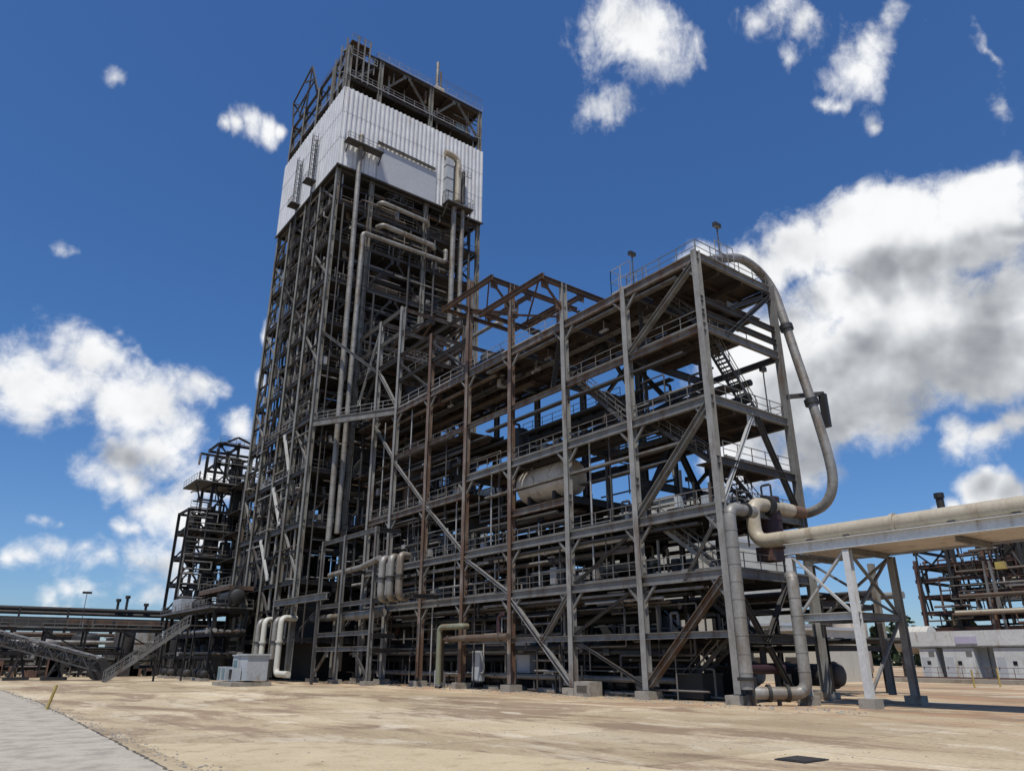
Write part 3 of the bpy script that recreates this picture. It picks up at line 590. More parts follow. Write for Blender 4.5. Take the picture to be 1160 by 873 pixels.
# ------------------------------------------------------------------ clutter: pipes, vessels and machines inside the frames
LV = {'ground': (0., 3.4), 'first deck': (7.62, 11), 'second deck': (11.62, 16.6), 'third deck': (17.4, 23)}
BAY = ['corner', 'second', 'third', 'fourth', 'fifth', 'sixth', 'seventh']
CN = {'dark': 'dark', 'steel2': 'dull grey', 'jacket': 'pale jacketed', 'brownpipe': 'rust brown', 'redbrown': 'red oxide', 'greenish': 'olive', 'galv': 'light galvanised', 'vessel': 'beige', 'tan': 'tan'}
RI = 1
def lanes(level, z0, y0, y1, lst, where):
    for i, (x, dz, r, m) in enumerate(lst):
        a = y0+rng.uniform(0,2.5); b_ = y1-rng.uniform(0,4); pts = [(x,a,z0+dz),(x,b_,z0+dz)]
        if rng.random() < .5: pts.append((x,b_,z0+dz+rng.choice((-1.4,1.6))))
        if rng.random() < .4: pts.insert(0, (x+rng.choice((-.6,.8)),a,z0+dz))
        fl = [((x,a+(b_-a)*t,z0+dz),(0,1,0)) for t in (.22,.6)]
        pipe('process_pipe', f'{CN[m]} pipe {where}, {ORD[i]} in from open side', pts, r, m, 10, r*2, 0, fl, 'pipe runs inside the structures')
lanes('g', 0, 5, 54, [(.9,2.9,.16,'dark'), (1.7,1.1,.22,'jacket'), (2.6,3.3,.25,'steel2'), (4,2.4,.3,'dark'), (6.5,3.0,.3,'jacket'), (8.2,1.8,.2,'brownpipe')], 'at ground level of long structure')
lanes('a', 3.9, 8, 54, [(.7,2.6,.14,'steel2'), (1.5,1.9,.24,'dark'), (2.5,2.7,.2,'brownpipe'), (4.4,1.4,.34,'dark'), (6.6,2.3,.28,'jacket')], 'below first deck of long structure')
lanes('b', 7.62, 7, 54, [(.6,2.9,.16,'galv'), (1.1,2.2,.22,'brownpipe'), (1.9,2.9,.2,'dark'), (3.0,1.4,.3,'jacket'), (5.2,2.6,.32,'dark'), (7.4,1.6,.26,'steel2')], 'above first deck of long structure')
lanes('c', 11.62, 14, 54, [(.6,2.0,.15,'steel2'), (1.2,1.2,.2,'dark'), (2.3,2.2,.26,'brownpipe'), (6.4,1.7,.34,'dark'), (8.0,2.4,.22,'jacket')], 'above second deck of long structure')
lanes('d', 17.35, 29.5, 54, [(.7,4.6,.18,'steel2'), (1.4,3.7,.28,'dark'), (3.2,4.4,.3,'brownpipe'), (6.2,3.6,.34,'dark')], 'above third deck near the tower')
lanes('f', 18.85, 1, 29, [(4.4,1.0,.3,'dark'), (5.6,2.6,.24,'brownpipe'), (6.6,1.6,.36,'dark'), (8.1,3.4,.26,'steel2')], 'over the fourth deck of long structure')
lanes('h', 30.0, 30, 55, [(1.6,1.3,.2,'brownpipe'), (3.2,2.2,.3,'dark'), (6.4,1.2,.3,'steel2'), (7.6,4.6,.26,'brownpipe'), (5.2,7.6,.24,'jacket')], 'above the roof deck near the tower')
lanes('e', 24.0, 23, 54, [(1.0,4.5,.22,'brownpipe'), (2.4,4.2,.28,'dark'), (5.0,4.4,.3,'brownpipe')], 'hung under roof deck of long structure')
def vdrum(x, y, z, h, r, m, label):
    t = thing('vertical_drum', label, 'vessel', (x,y,z), 'vertical drums')
    MB().drum((x,y,z+.9), (x,y,z+h), r, 18).build('shell', M[m], t); MB().tube([(x,y,z),(x,y,z+1)], r*.9, 16).build('skirt', M['dark'], t)
    MB().tube([(x,y,z+h+.1),(x,y,z+h+.7),(x-r-.4,y,z+h+.7)], .12, 8, .2).build('nozzle', M[m], t)
    MB().tube([(x-r-.3,y,z+h*.6),(x,y,z+h*.6)], .2, 10).build('manway', M['dark'], t)
def exch(x, y, z, L, r, m, label):
    t = thing('heat_exchanger', label, 'heat exchanger', (x,y,z), 'heat exchangers')
    MB().drum((x,y-L/2,z+r+.5), (x,y+L/2,z+r+.5), r, 16).build('shell', M[m], t)
    for k in (-.42,.36): MB().tube([(x,y+L*k-.07,z+r+.5),(x,y+L*k+.07,z+r+.5)], r*1.22, 16).build('flange', M['dark'], t)
    for k in (-.3,.25): MB().bx(x-r*.8,x+r*.8,y+L*k-.12,y+L*k+.12,z,z+r*.8+.3).build('saddle', M['dark'], t)
    MB().tube([(x,y-L*.3,z+r*2+.4),(x,y-L*.3,z+r*2+1.1)], .14, 8).build('nozzle', M[m], t)
def pump(x, y, label, m='dark'):
    t = thing('pump_set', label, 'pump', (x,y,0), 'pump sets on the ground')
    MB().bx(x-.5,x+.5,y-1.1,y+1.1,0,.3).build('plinth', M['conc'], t); MB().drum((x,y-.9,.8), (x,y+.1,.8), .38, 14).build('motor', M[m], t)
    MB().tube([(x,y+.3,.8),(x,y+.75,.8)], .5, 14).build('casing', M['dark'], t); MB().tube([(x,y+.5,.8),(x,y+.5,2.2)], .13, 8).build('nozzle', M[m], t)
def cabinet(x, y, z, w, d, h, label, m='boxgrey'):
    t = thing('control_cabinet', label, 'cabinet', (x,y,z), 'control cabinets')
    MB().bx(x-d/2,x+d/2,y-w/2,y+w/2,z+.15,z+h).build('casing', M[m], t); MB().bx(x-d/2-.03,x-d/2+.01,y-w/2+.06,y+w/2-.06,z+.25,z+h-.1).build('door', M[m], t)
    MB().bx(x-d/2+.05,x+d/2-.05,y-w/2+.05,y+w/2-.05,z,z+.15).build('plinth', M['dark'], t)
k = 0
for lv, z, ys in (('first deck', 7.62, (17.8,25.3,33,40)), ('second deck', 11.62, (25.4,33,40.3)), ('third deck', 17.4, (32.6,40.2))):
    for y in ys:
        i = next(j for j in range(7) if YS[j] <= y < YS[j+1] or j == 6); m = ('dark','brownpipe','steel2','vessel')[k % 4]; k += 1
        exch(2.6+(k % 3)*1.4, y, z, 4.6, .62, m, f'{CN[m]} heat exchanger on the {lv}, {BAY[i]} bay from the arched pipe')
k = 0
for lv, z, P in (('ground', 0, ((5.2,11,5.2,1.2), (5.5,25.4,6,1.4), (4.6,33,5.6,1.3), (5,40.5,6,1.5), (5,47,6,1.2))), ('first deck', 7.62, ((6.9,14.6,3.2,.9), (6.8,29.4,3,1), (6.8,37,3.2,1))),
                 ('second deck', 11.62, ((5.4,19,2.6,1), (6,36,4.6,1.3), (4,44.5,4.8,1.4))), ('fourth deck', 18.85, ((7.2,16.4,4.2,.75), (3.9,25.6,4.4,.9), (7.3,9.3,4.4,.5))), ('third deck', 17.4, ((4.6,36.4,5.2,1.4), (4.4,46,9,1.6))), ('roof deck', 29.8, ((5.4,33,4.2,1.0), (2.6,41,3.4,.9), (4.6,47.5,5.8,1.6), (6.6,52,5.4,1.3), (5.6,24.6,3.2,.8)))):
    for x, y, h, r in P:
        i = next(j for j in range(7) if YS[j] <= y < YS[j+1] or j == 6); m = ('dark','steel2','dark','brownpipe')[k % 4]; k += 1
        vdrum(x, y, z, h, r, m, f'{CN[m]} upright drum on the {lv}, {BAY[i]} bay from the arched pipe')
for i, y in enumerate((9.2,11.8,16.4,19.6,24.5,27,33.5,36,39,46)):
    pump(2.2, y, f'dark pump set on a plinth under the long structure, {ORD[i]} from the corner', 'dark' if i % 2 else 'steel2')
cabinet(-.5, 31.9, 0, .8, .5, 1.5, 'grey control cabinet beside the goose neck pipe'); cabinet(.8, 27.6, .5, 1.2, .5, 2.6, 'tall pale cabinet behind the rust brown pipe bridge'); cabinet(2.8, 23.6, 1.2, 2.2, .6, 2.6, 'wide white cabinet in the shade of the third bay')
# hoisted small conduits and hangers on the open side
for i, (y, z0, z1) in enumerate(((10,11.6,18.5), (12.2,7.6,18.4), (16,0,11.4), (18.6,7.6,13), (24.2,7.6,18.5), (25.4,11.6,18.5), (27.8,0,11.2), (31.2,7.6,17), (33.4,11.6,23), (35,0,11), (38.4,7.6,17), (41,17.3,29), (46,7.6,17), (47.4,17.3,29))):
    pipe('conduit_riser', f'thin grey riser on the open side of the long structure, {ORD[i]} from the corner', [(.45,y,z0),(.45,y,z1)], .075, 'galv' if i % 2 else 'steel2', 8, group='thin risers on the open side')
# tall floodlight masts on roof
def mast(x, y, z, h, label, dx=.35):
    t = thing('floodlight_mast', label, 'floodlight', (x,y,z)); MB().tube([(x,y,z),(x,y,z+h)], .05, 8).build('pole', M['steel2'], t)
    MB().bx(x-dx,x+dx,y-.16,y+.16,z+h,z+h+.34).build('lamp_head', M['dark'], t); MB().bx(x-dx+.04,x+dx-.04,y-.12,y+.12,z+h-.015,z+h).build('lens', M['galv'], t)
mast(4, .7, 29.75, 4.0, 'floodlight mast on the roof next to the arched pipe'); mast(4, 9.6, 29.75, 5.7, 'taller floodlight mast on the roof behind the small cage')
mast(7.0, .25, 18.9, 3.4, 'floodlight mast on the mid deck under the cross braces', .25); mast(9.5, 10, 11.6, 4.6, 'floodlight mast against the cream building', .25)

# tower contents
k = 0
for zi in range(1, 10):
    z = TZ[zi]
    for x, y, r in ((2.8+(zi % 3),59.2,1.7), (12.6,60.5,2.0), (-2.2,64.5+(zi % 2)*3,1.3), (5,70,2.6), (13.5,72,2.4), (-1.2,75,2.1)):
        if rng.random() < .15 and x > 0: continue
        m = ('dark','steel2','dark','brownpipe')[(k+zi) % 4]; k += 1
        lab = {1.7: 'front middle', 2.0: 'front far side', 1.3: 'open flank', 2.6: 'core', 2.4: 'rear core', 2.1: 'rear flank'}[r]
        vdrum(x, y, z+.02, 4.6 if zi < 9 else 4, r, m, f'{CN[m]} upright drum on the {ORD[zi-1]} tower deck, {lab}')
for zi in range(1, 10):
    z = TZ[zi]
    for j, (y, dz, r) in enumerate(((56.1,3.6,.26), (56.6,2.2,.2), (57.2,4.6,.3))):
        m = ('dark','jacket','steel2','brownpipe','dark')[(zi*2+j) % 5]; a = rng.uniform(-4,1); b_ = rng.uniform(9,17)
        pipe('cross_pipe', f'{CN[m]} pipe crossing the tower front above its {ORD[zi-1]} deck, {("outer","middle","inner")[j]} one', [(a,y,z+dz+rng.choice((-1.2,1))),(a,y,z+dz),(b_,y,z+dz),(b_,y+1,z+dz)], r, m, 10, r*2, 0, [((5,y,z+dz),(1,0,0))], 'pipes crossing the tower front')
    for j, (x, dz) in enumerate(((-4.9,4.2), (-4.4,2.6))):
        m = ('dark','steel2','jacket','dark')[(zi+j) % 4]
        pipe('flank_pipe', f'{CN[m]} pipe along the tower flank above its {ORD[zi-1]} deck, {("outer","inner")[j]} one', [(x,56.5+rng.uniform(0,3),z+dz),(x,rng.uniform(68,77.5),z+dz)], .2, m, 10, None, 0, [((x,63,z+dz),(0,1,0))], 'pipes along the tower flank')
for i, (y, z0, z1, r, m) in enumerate(((56.9,6,62,.16,'steel2'), (58.3,4,55,.22,'jacket'), (59.8,10,66,.12,'galv'), (62.4,4,60,.2,'steel2'), (64.7,8,66,.26,'jacket'), (65.8,20,68,.12,'galv'), (68.3,4,66,.2,'steel2'), (70.8,8,64,.26,'dark'), (72,12,68,.14,'steel2'), (74.6,6,58,.3,'dark'), (76.8,6,66,.2,'steel2'))):
    m = m if i in (1,4,8) else 'dark' if i % 2 else 'steel2'; pipe('flank_riser', f'{CN[m]} riser up the open tower flank, {ORD[i]} from the tall corner', [(-5.15,y,z0),(-5.15,y,z1)], r*.72, m, 10, None, 2.6 if r > .18 else 0, group='risers up the tower flank')
for i, (x, z0, z1, r, m) in enumerate(((-4.4,4,62,.1,'steel2'), (1.2,8,50,.16,'dark'), (6.4,10,62,.18,'dark'), (10.6,26,62,.16,'steel2'), (16.8,30,66,.22,'dark'))):
    pipe('front_riser', f'{CN[m]} riser up the tower front, {ORD[i]} from the tall corner', [(x,55.0,z0),(x,55.0,z1)], r, m, 10, None, 2.6 if r > .18 else 0, group='risers up the tower front')
stair((-4.6,62,24.3), (-4.6,70,31), (1,0,0), par=T); stair((-4.6,70,31), (-4.6,62,37.6), (1,0,0), par=T); stair((-4.6,62,37.7), (-4.6,70,44.3), (1,0,0), par=T); stair((-4.6,70,17.8), (-4.6,62,24.2), (1,0,0), par=T)

# fine conduits, trays, lamps and supports that belong to the two frames
r5 = random.Random(21)
def conduits(par, n, box, mats, zs, rad=(.04,.1), seg=(2,5), steps=(1.2,7)):
    x0, x1, y0, y1 = box
    for _ in range(n):
        z0 = r5.choice(zs); p = V((r5.uniform(x0,x1), r5.uniform(y0,y1), z0+r5.uniform(.2,3.2))); P = [p]; last = -1
        for _k in range(r5.randint(*seg)):
            ax = r5.choice([a for a in ((1,2,2,1,0) if x1-x0 < 10 else (0,0,2,1)) if a != last]); last = ax; q = P[-1].copy(); q[ax] += r5.choice((-1,1))*r5.uniform(*steps)*(.55 if ax == 2 else 1)
            q.x = min(max(q.x,x0),x1); q.y = min(max(q.y,y0),y1); q.z = min(max(q.z,zs[0]+.2),zs[-1]+4.5)
            if (q-P[-1]).length > .3: P.append(q)
        if par is S and any(14 < p_.y < 25 and 13.5 < p_.z < 20 for p_ in P): continue
        if len(P) > 1: MB().tube(P, r5.uniform(*rad), 6, .15).build('conduit', M[r5.choice(mats)], par)
FUQ = []
conduits(S, 95, (.25,2.2,1,54), ('galv','steel2','jacket','railw','steel','dark'), (0,3.9,7.7,11.7,14.5,17.4))
conduits(T, 50, (-5.2,17.5,55.3,57.6), ('galv','steel2','jacket','railw','steel','dark'), TZ[2:10], (.06,.13))
conduits(T, 48, (-5.9,-3.6,55.8,78), ('galv','steel2','jacket','railw','steel','dark'), TZ[1:10], (.06,.13))
for i in range(40):
    y = r5.uniform(1,53); z = r5.choice((7.2,11.2,17,29 if y < 44 else 17)); x = r5.uniform(.6,3); b = MB().bar((x,y,z), (x,y,z-.9), .05); b.bx(x-.12,x+.12,y-.45,y+.45,z-1.05,z-.9); b.build('lamp', M['galv' if i % 3 else 'steel'], S)
for i in range(60):
    y = r5.uniform(1,53); z = r5.choice((7.62,11.62,7.62,11.62,18.85 if y < 28 else 17.35)); x = r5.uniform(.5,2.6); h = r5.uniform(.5,1.5); MB().bx(x-.2,x+.2,y-r5.uniform(.15,.5),y+.3,z+.4,z+.4+h).bar((x,y,z), (x,y,z+.5), .1).build('junction_box', M[r5.choice(('galv','steel','boxgrey','dark','steel2'))], S)
for i in range(60):
    if i % 2: x, y = r5.uniform(-5,17), 55.4+r5.uniform(.1,.8)
    else: x, y = -5.3+r5.uniform(0,.9), r5.uniform(56,78)
    z = r5.choice(TZ[1:10]); h = r5.uniform(.6,2); MB().bx(x-.3,x+.3,y-.3,y+.3,z+.35,z+.35+h).bar((x,y,z), (x,y,z+.4), .12).build('junction_box', M[r5.choice(('galv','steel','jacket','dark','steel2'))], T)
for i, z in enumerate((6.6,10.6,16.2,22.6,28.6)):
    for x, a, c in ((.35,2,26), (3.6,6,42), (1.3,27,54)):
        b = MB().bx(x-.25,x+.25,a,c,z,z+.05); b.bx(x-.26,x-.23,a,c,z,z+.16); b.bx(x+.23,x+.26,a,c,z,z+.16)
        for k_ in range(4): b.tube([(x-.16+k_*.1,a,z+.1),(x-.16+k_*.1,c,z+.1)], .035, 5)
        b.build('cable_tray', M['steel2' if i % 2 else 'railw'], S)
deck(-5.2, 18.4, 55.8, 78.3, 4.6, 'deckg', T, 2.7)
TONES = ('galv','steel2','railw','steel','dark','jacket','brownpipe','railw')
for i in range(98):
    y = r5.uniform(.5,48); L_ = r5.uniform(2.5,9); x = r5.choice((r5.uniform(.3,1.2), r5.uniform(.3,4), r5.uniform(5,8.6))); z0 = r5.choice((.3,3.9,7.7,7.7,11.7,11.7,15,17.4 if y > 29 else 18.9)); z = z0+r5.uniform(.2,3)
    if z > 11 and y < 30: x = r5.uniform(5,8.4)
    MB().tube([(x,y,z),(x,min(y+L_,54),z)], r5.uniform(.045,.13), 6).build('small_pipe', M[r5.choice(TONES)], S)
for i in range(98):
    f_ = i % 2; z = r5.choice(TZ[1:10])+r5.uniform(.3,5.6); L_ = r5.uniform(3,11)
    if f_: x = r5.uniform(-5,10); y = 55.3+r5.uniform(0,1.6); P = [(x,y,z),(min(x+L_,18.5),y,z)]
    else: y = r5.uniform(56,70); x = -5.7+r5.uniform(0,1.6); P = [(x,y,z),(x,min(y+L_,78.4),z)]
    MB().tube(P, r5.uniform(.06,.16), 6).build('small_pipe', M[r5.choice(TONES)], T)
for i in range(98):
    y = r5.uniform(.5,52); x = r5.uniform(.25,3); z = r5.choice((0,3.9,7.6,7.6,11.6,11.6,17.3 if y > 29 else 18.8)); h = r5.uniform(1.2,3.6)
    if 14 < y < 25 and 13 < z+h and z < 20: continue
    MB().bar((x,y,z), (x,y,z+h), r5.uniform(.06,.16)).build('pipe_support', M[r5.choice(TONES)], S)
for i in range(98):
    z = r5.choice(TZ[1:10]); h = r5.uniform(2,6.2)
    x, y = (r5.uniform(-5,17), 55.35+r5.uniform(0,1.2)) if i % 2 else (-5.5+r5.uniform(0,1.2), r5.uniform(56,78))
    MB().bar((x,y,z), (x,y,z+h), r5.uniform(.08,.2)).build('pipe_support', M[r5.choice(TONES)], T)
for i in range(98):
    y = r5.uniform(.5,52); x = r5.uniform(.4,8.4); z = r5.choice((.3,3.9,7.7,7.7,11.7,11.7,14.6 if 15 < y < 28 else 11.7,17.4 if y > 29 else 18.9)); h = r5.uniform(.8,2.8); k_ = r5.choice((-1,1))*r5.uniform(.6,2.2)
    if 15.5 < y < 24.5 and x < 5 and 13 < z+h < 20: continue
    MB().tube([(x,y,z),(x,y,z+h),(x,min(max(y+k_,.4),54),z+h),(x,min(max(y+k_,.4),54),z+h-r5.uniform(.3,1))], r5.uniform(.05,.11), 6, .15).build('drain_line', M[r5.choice(TONES)], S)
for i, y in enumerate(YS[1:]):                        # inner row of lighter columns and its beams
    MB().ibeam((4.5,y,0), (4.5,y,18.6 if y < 30 else 29.2), .3, .32, up=(1,0,0)).build('inner_column', M['steel2'], S)
for z, ya, yb in ((7.3,7.1,54), (11.3,7.1,54), (17,29,54), (18.5,7.1,29), (3.8,7.1,54), (23.5,29,54)): girder(4.5, ya, z-.02, 4.5, yb, h=.4, w=.22, m='steel2')
for i, y in enumerate(YS):
    for z in (7.05,11.05,18.25 if y < 30 else 16.75,29.0):
        for k_ in (-1,1):
            if 0 < y+k_*1.2 < 49: MB().bar((0,y+k_*.2,z-1.1), (0,y+k_*1.2,z), .16).build('knee_brace', M['steel'], S)
for i in range(7):
    a, b_ = YS[i], YS[i+1]
    if i: brace((XB,a,.5), (XB,b_,7), .26, 'dark'); brace((XB,b_,11.6) if i % 2 else (XB,a,11.6), (XB,a,16.8) if i % 2 else (XB,b_,16.8), .26, 'dark')
for i in range(26):                                   # small half-level platforms with rails
    if i % 2: x, y = r5.uniform(-4.5,12), 55.5; z = r5.choice(TZ[2:10])+r5.uniform(2,4); w_, d_ = r5.uniform(2,4.5), 1.3
    else: x, y = -5.4, r5.uniform(56.5,73); z = r5.choice(TZ[1:10])+r5.uniform(2,4); w_, d_ = 1.3, r5.uniform(2,4.5)
    p_ = MB().bx(x,x+w_,y,y+d_,z-.08,z).build('platform', M['deckg'], T); MB().rail([(x,y+d_,z),(x,y,z),(x+w_,y,z)], step=1.1).build('platform_rail', M['railw'], p_)
for i in range(44):                                   # stair cage and struts at the roof corner
    x, y = r5.uniform(-5.5,-1.6), r5.uniform(55.4,66 if i % 2 else 59); z = r5.uniform(85.2,91); h = r5.uniform(.8,3.2)
    if i % 5 == 0: MB().bar((x,y,z), (x+1.8,y,z+h), .1).build('strut', M[r5.choice(TONES)], T)
    elif i % 5 == 1: MB().bar((-5.5,y,z), (-5.5,y+3,z+h), .12).build('strut', M[r5.choice(TONES)], T)
    else: MB().bar((x,y,z), (x,y,min(z+h,93.6)), r5.uniform(.07,.16)).build('strut', M[r5.choice(TONES)], T)
hr((-5.5,59,91.1),(-5.5,67,91.1), par=T, step=1.2); hr((-5.5,67,87.9),(-5.5,78,87.9), par=T, step=1.4); girder(-5.5, 61, 88, -5.5, 78.6, h=.3, m='steel2', par=T)
for i in range(46):                                   # struts and posts crowding the tower crown
    z = r5.choice((82.6,85.2,85.2,87.5)); h = r5.uniform(1.2,6)
    if i % 3: x, y = r5.uniform(-5.4,18), r5.uniform(55.5,58.5)
    else: x, y = r5.uniform(-5.5,-3), r5.uniform(56,78)
    if i % 4 == 0: MB().bar((x,y,z+h*.4), (min(x+r5.uniform(2,6),18.6) if i % 3 else x, y+(0 if i % 3 else min(4,78.4-y)), z+h*.4), .14).build('strut', M[r5.choice(TONES)], T)
    else: MB().bar((x,y,z), (x,y,min(z+h,90.9)), r5.uniform(.1,.3)).build('strut', M[r5.choice(TONES)], T)
hr((9.4,55.1,92.4),(18.8,55.1,92.4), par=T, step=1.2, toe=False)
for i, (x0, x1, y0, y1, h) in enumerate(((-6,9,100,108,8), (-3.5,9,79.8,85.4,17), (-62,-24,122,130,5.5), (10.5,12.2,29,54,6.6), (-1,17,60,77,10.2), (27,35,36,78,12.5), (9.6,12,14,27,3.4))):  # added dark blocks hide the bright sky behind, so low gaps read black
    t = thing('dark_backing', ('added dark backing block behind the lattice structure','added dark backing block between tower and lattice structure','long added dark backing block under the far pipe bridge','narrow added dark backing block behind the rear columns of the long structure','added dark backing block under the tower','long added dark backing block beyond the rear rack','low added dark backing block behind the third and fourth bays')[i], 'shed', ((x0+x1)/2,(y0+y1)/2,0))
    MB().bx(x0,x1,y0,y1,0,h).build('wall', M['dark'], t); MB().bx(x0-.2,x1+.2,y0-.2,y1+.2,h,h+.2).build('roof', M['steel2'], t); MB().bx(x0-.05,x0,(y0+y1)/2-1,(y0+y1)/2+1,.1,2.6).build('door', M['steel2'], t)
# ------------------------------------------------------------------ low equipment rows by the tower foot
B = thing('equipment_rack', 'low dark pipe rack crowded with lines beside the tower foot', 'pipe rack', (-9,68,0))
for y in (68.4,76,84,92):
    for x in (-10.5,-6.6):
        MB().ibeam((x,y,.3), (x,y,8.0 if y > 56 else 6.4), .3, .32, up=(1,0,0)).build('column', M['dark'], B)
for z in (2.6,5.2,8.0):
    for x in (-10.5,-6.6): girder(x, 68.4, z, x, 92, h=.36, m='steel2' if z > 7 else 'dark', par=B)
    for y in (68.4,76,84,92): girder(-10.5, y, z-.01, -6.6, y, h=.34, m='dark', par=B)
MB().bx(-11.4,-5.9,68,93,8.2,8.3).build('deck', M['deckg'], B); hr((-11.3,68,8.3),(-11.3,93,8.3), par=B, step=1.7); hr((-11.3,68,8.3),(-6,68,8.3), par=B)
for y0 in (68.5,78): brace((-10.55,y0,5.4), (-10.55,y0+3.5,8), .2, 'steel2', B)
for zi, (z, n_) in enumerate(((2.85,5), (5.45,5), (8.6,3))):
    for j in range(n_):
        x = -10.3+j*.8; r = rng.uniform(.12,.26); m = rng.choice(('jacket','steel2','dark','galv','brownpipe')); a = rng.uniform(66,68)
        pipe('rack_pipe', f'{CN[m]} line on the {("lower","middle","upper")[zi]} tier of equipment rack, {ORD[j]} from open side', [(x,a,z+r),(x,rng.uniform(84,92),z+r)], r, m, 10, None, 0, [((x,a+9,z+r),(0,1,0))], 'lines on the equipment rack')
for i, y in enumerate((66,68.6,71,74,77,81,86)):
    pump(-11.6+(i*37 % 5)*.2, y, f'dark pump set before the equipment rack, {ORD[i]} from the long structure', ('dark','steel2')[i % 2])
for i, (y, r, h) in enumerate(((70.5,.9,3.2), (73,1.1,2.6), (76.5,.8,4), (80,1.1,3.4), (88,1.2,4.5))):
    vdrum(-8.6, y, .05, h, r, ('dark','steel2')[i % 2], f'squat drum inside the equipment rack, {ORD[i]} from the long structure')
exch(-8.4, 70, 8.3, 6, .9, 'dark', 'dark exchanger lying on top of the equipment rack'); exch(-8.6, 82, 8.3, 5, .7, 'steel2', 'grey exchanger at the rear top of the equipment rack')
RP = thing('rust_platform', 'red rusted platform with props above the equipment rack', 'platform', (-7.5,75,8.3))
MB().bx(-9.2,-6,68.6,82,10.6,11.1).build('deck', M['rust'], RP)
for y in (69.4,74,81): MB().bar((-8.8,y,8.3), (-8.8,y,10.6), .2).build('prop', M['rust'], RP)
hr((-9.1,68.6,11.1),(-9.1,82,11.1), par=RP, step=1.6)
# lattice structure behind the tower
Q = thing('lattice_structure', 'stepped dark lattice structure with overhanging platform behind the tower', 'steel structure', (-6,93,0))
qx = [-9.8,-6.8,-3.6]
for x in qx:
    for y in (92,98):
        h = {-9.8: 24.5, -6.8: 34.6, -3.6: 36}[x]; MB().ibeam((x,y,0), (x,y,h), .4, .4, up=(1,0,0)).build('column', M['dark'], Q)
for x, y in ((1,92), (5.5,92), (-3.6,86), (1,86), (5.5,86)): MB().ibeam((x,y,0), (x,y,30 if y < 90 else 36), .4, .4, up=(1,0,0)).build('column', M['dark'], Q)
for z in (13,17,21,24.3,28.6):
    MB().bx(-4.2,6,85.6,92,z-.5,z-.4).build('deck', M['deckg'], Q); girder(-4, 86, z-.7, 6, 86, h=.4, m='dark', par=Q); hr((-4.2,85.6,z-.4),(6,85.6,z-.4), par=Q, step=1.4)
for z0, z1 in ((9,12), (13,16), (17,20), (21,23.5)): brace((-3.6,86,z0), (1,86,z1), .26, 'dark', Q); brace((1,86,z0), (5.5,86,z1), .26, 'dark', Q)
for z in (9,13,17,21,24.3,28.6,32,35.4):
    a = -9.8 if z < 25 else -6.8
    girder(a, 92, z, 1, 92, h=.4, m='dark', par=Q); girder(a, 98, z, 1, 98, h=.4, m='dark', par=Q)
    for x in qx:
        if x >= a: girder(x, 92, z-.01, x, 98, h=.38, m='dark', par=Q)
for z0, z1 in ((9,13), (13,17), (17,21), (21,24.3)):
    brace((-9.8,92,z0), (-6.8,92,z1), .26, 'dark', Q); brace((-6.8,92,z0), (-9.8,92,z1), .26, 'dark', Q); brace((-9.8,98,z0), (-6.8,98,z1), .26, 'dark', Q); brace((-6.8,92,z1), (-3.6,92,z0), .26, 'dark', Q); brace((-3.6,92,z1), (1,92,z0), .3, 'dark', Q)
for z0, z1 in ((24.3,28.6), (28.6,32), (32,35.4)): brace((-6.8,92,z0), (-3.6,92,z1), .24, 'dark', Q); brace((-3.6,92,z0), (-6.8,92,z1), .24, 'dark', Q); brace((-3.6,92,z0), (1,92,z1), .24, 'dark', Q)
MB().bx(-9.7,1,91.2,99,28.65,28.8).build('deck', M['dark'], Q); hr((-9.6,91.3,28.8),(1,91.3,28.8), par=Q); hr((-9.6,91.3,28.8),(-9.6,99,28.8), par=Q)
for x in (-9.6,-6.6): brace((x,91.3,28.4), (x+1.2,92,25.6), .2, 'dark', Q)
MB().bx(-9.8,1,91.6,98.4,17,17.15).build('deck', M['deckg'], Q); MB().bx(-9.8,1,91.6,98.4,21,21.15).build('deck', M['deckg'], Q); MB().bx(-9.8,1,91.6,98.4,9.2,9.4).build('deck', M['deckg'], Q)
hr((-9.8,91.6,24.5),(-6.8,91.6,24.5), par=Q)
girder(-6.8, 92, 35.0, -3.9, 92, 36.9, h=.3, m='dark', par=Q); girder(-3.9, 92, 36.9, 1, 92, 35.2, h=.3, m='dark', par=Q)
for i, (x, z, h, r) in enumerate(((-5,9.4,7,1.3), (-1.4,9.4,7,1.5), (-5,17.2,3.4,1.1), (-1.4,21.2,6.8,1.6), (-2.6,28.9,4.6,1.0), (3.2,9.4,7,1.9), (3.2,17.2,6.5,1.8), (3.4,24.4,6,1.7), (-8.2,17.2,3.2,.8), (-8.2,21.2,2.6,.8))):
    vdrum(x, 95, z, h, r, 'dark', f'dark drum inside the lattice structure, {ORD[i]} counting up')
conduits(Q, 70, (-9.6,.8,91.7,93.5), ('dark','steel2','railw','steel','dark'), (.5,9.4,13,17,21,28.8), (.07,.18))
for i in range(24): MB().bx((x_ := r5.uniform(-9.4,.2)),x_+r5.uniform(.5,1.6),92.2,93.4,(z_ := r5.choice((9.4,17.2,21.2))+.1),z_+r5.uniform(.8,3)).build('equipment_box', M['dark' if i % 3 else 'steel2'], Q)
for z in (13,17.2,21.2,32.2,35.6): hr((-9.7 if z < 25 else -6.8,91.7,z),(1,91.7,z), par=Q, step=1.3)
cabinet(-9, 89, 8.35, 4.5, 2.4, 2.2, 'big pale equipment cabin at the foot of the lattice structure', 'boxgrey')

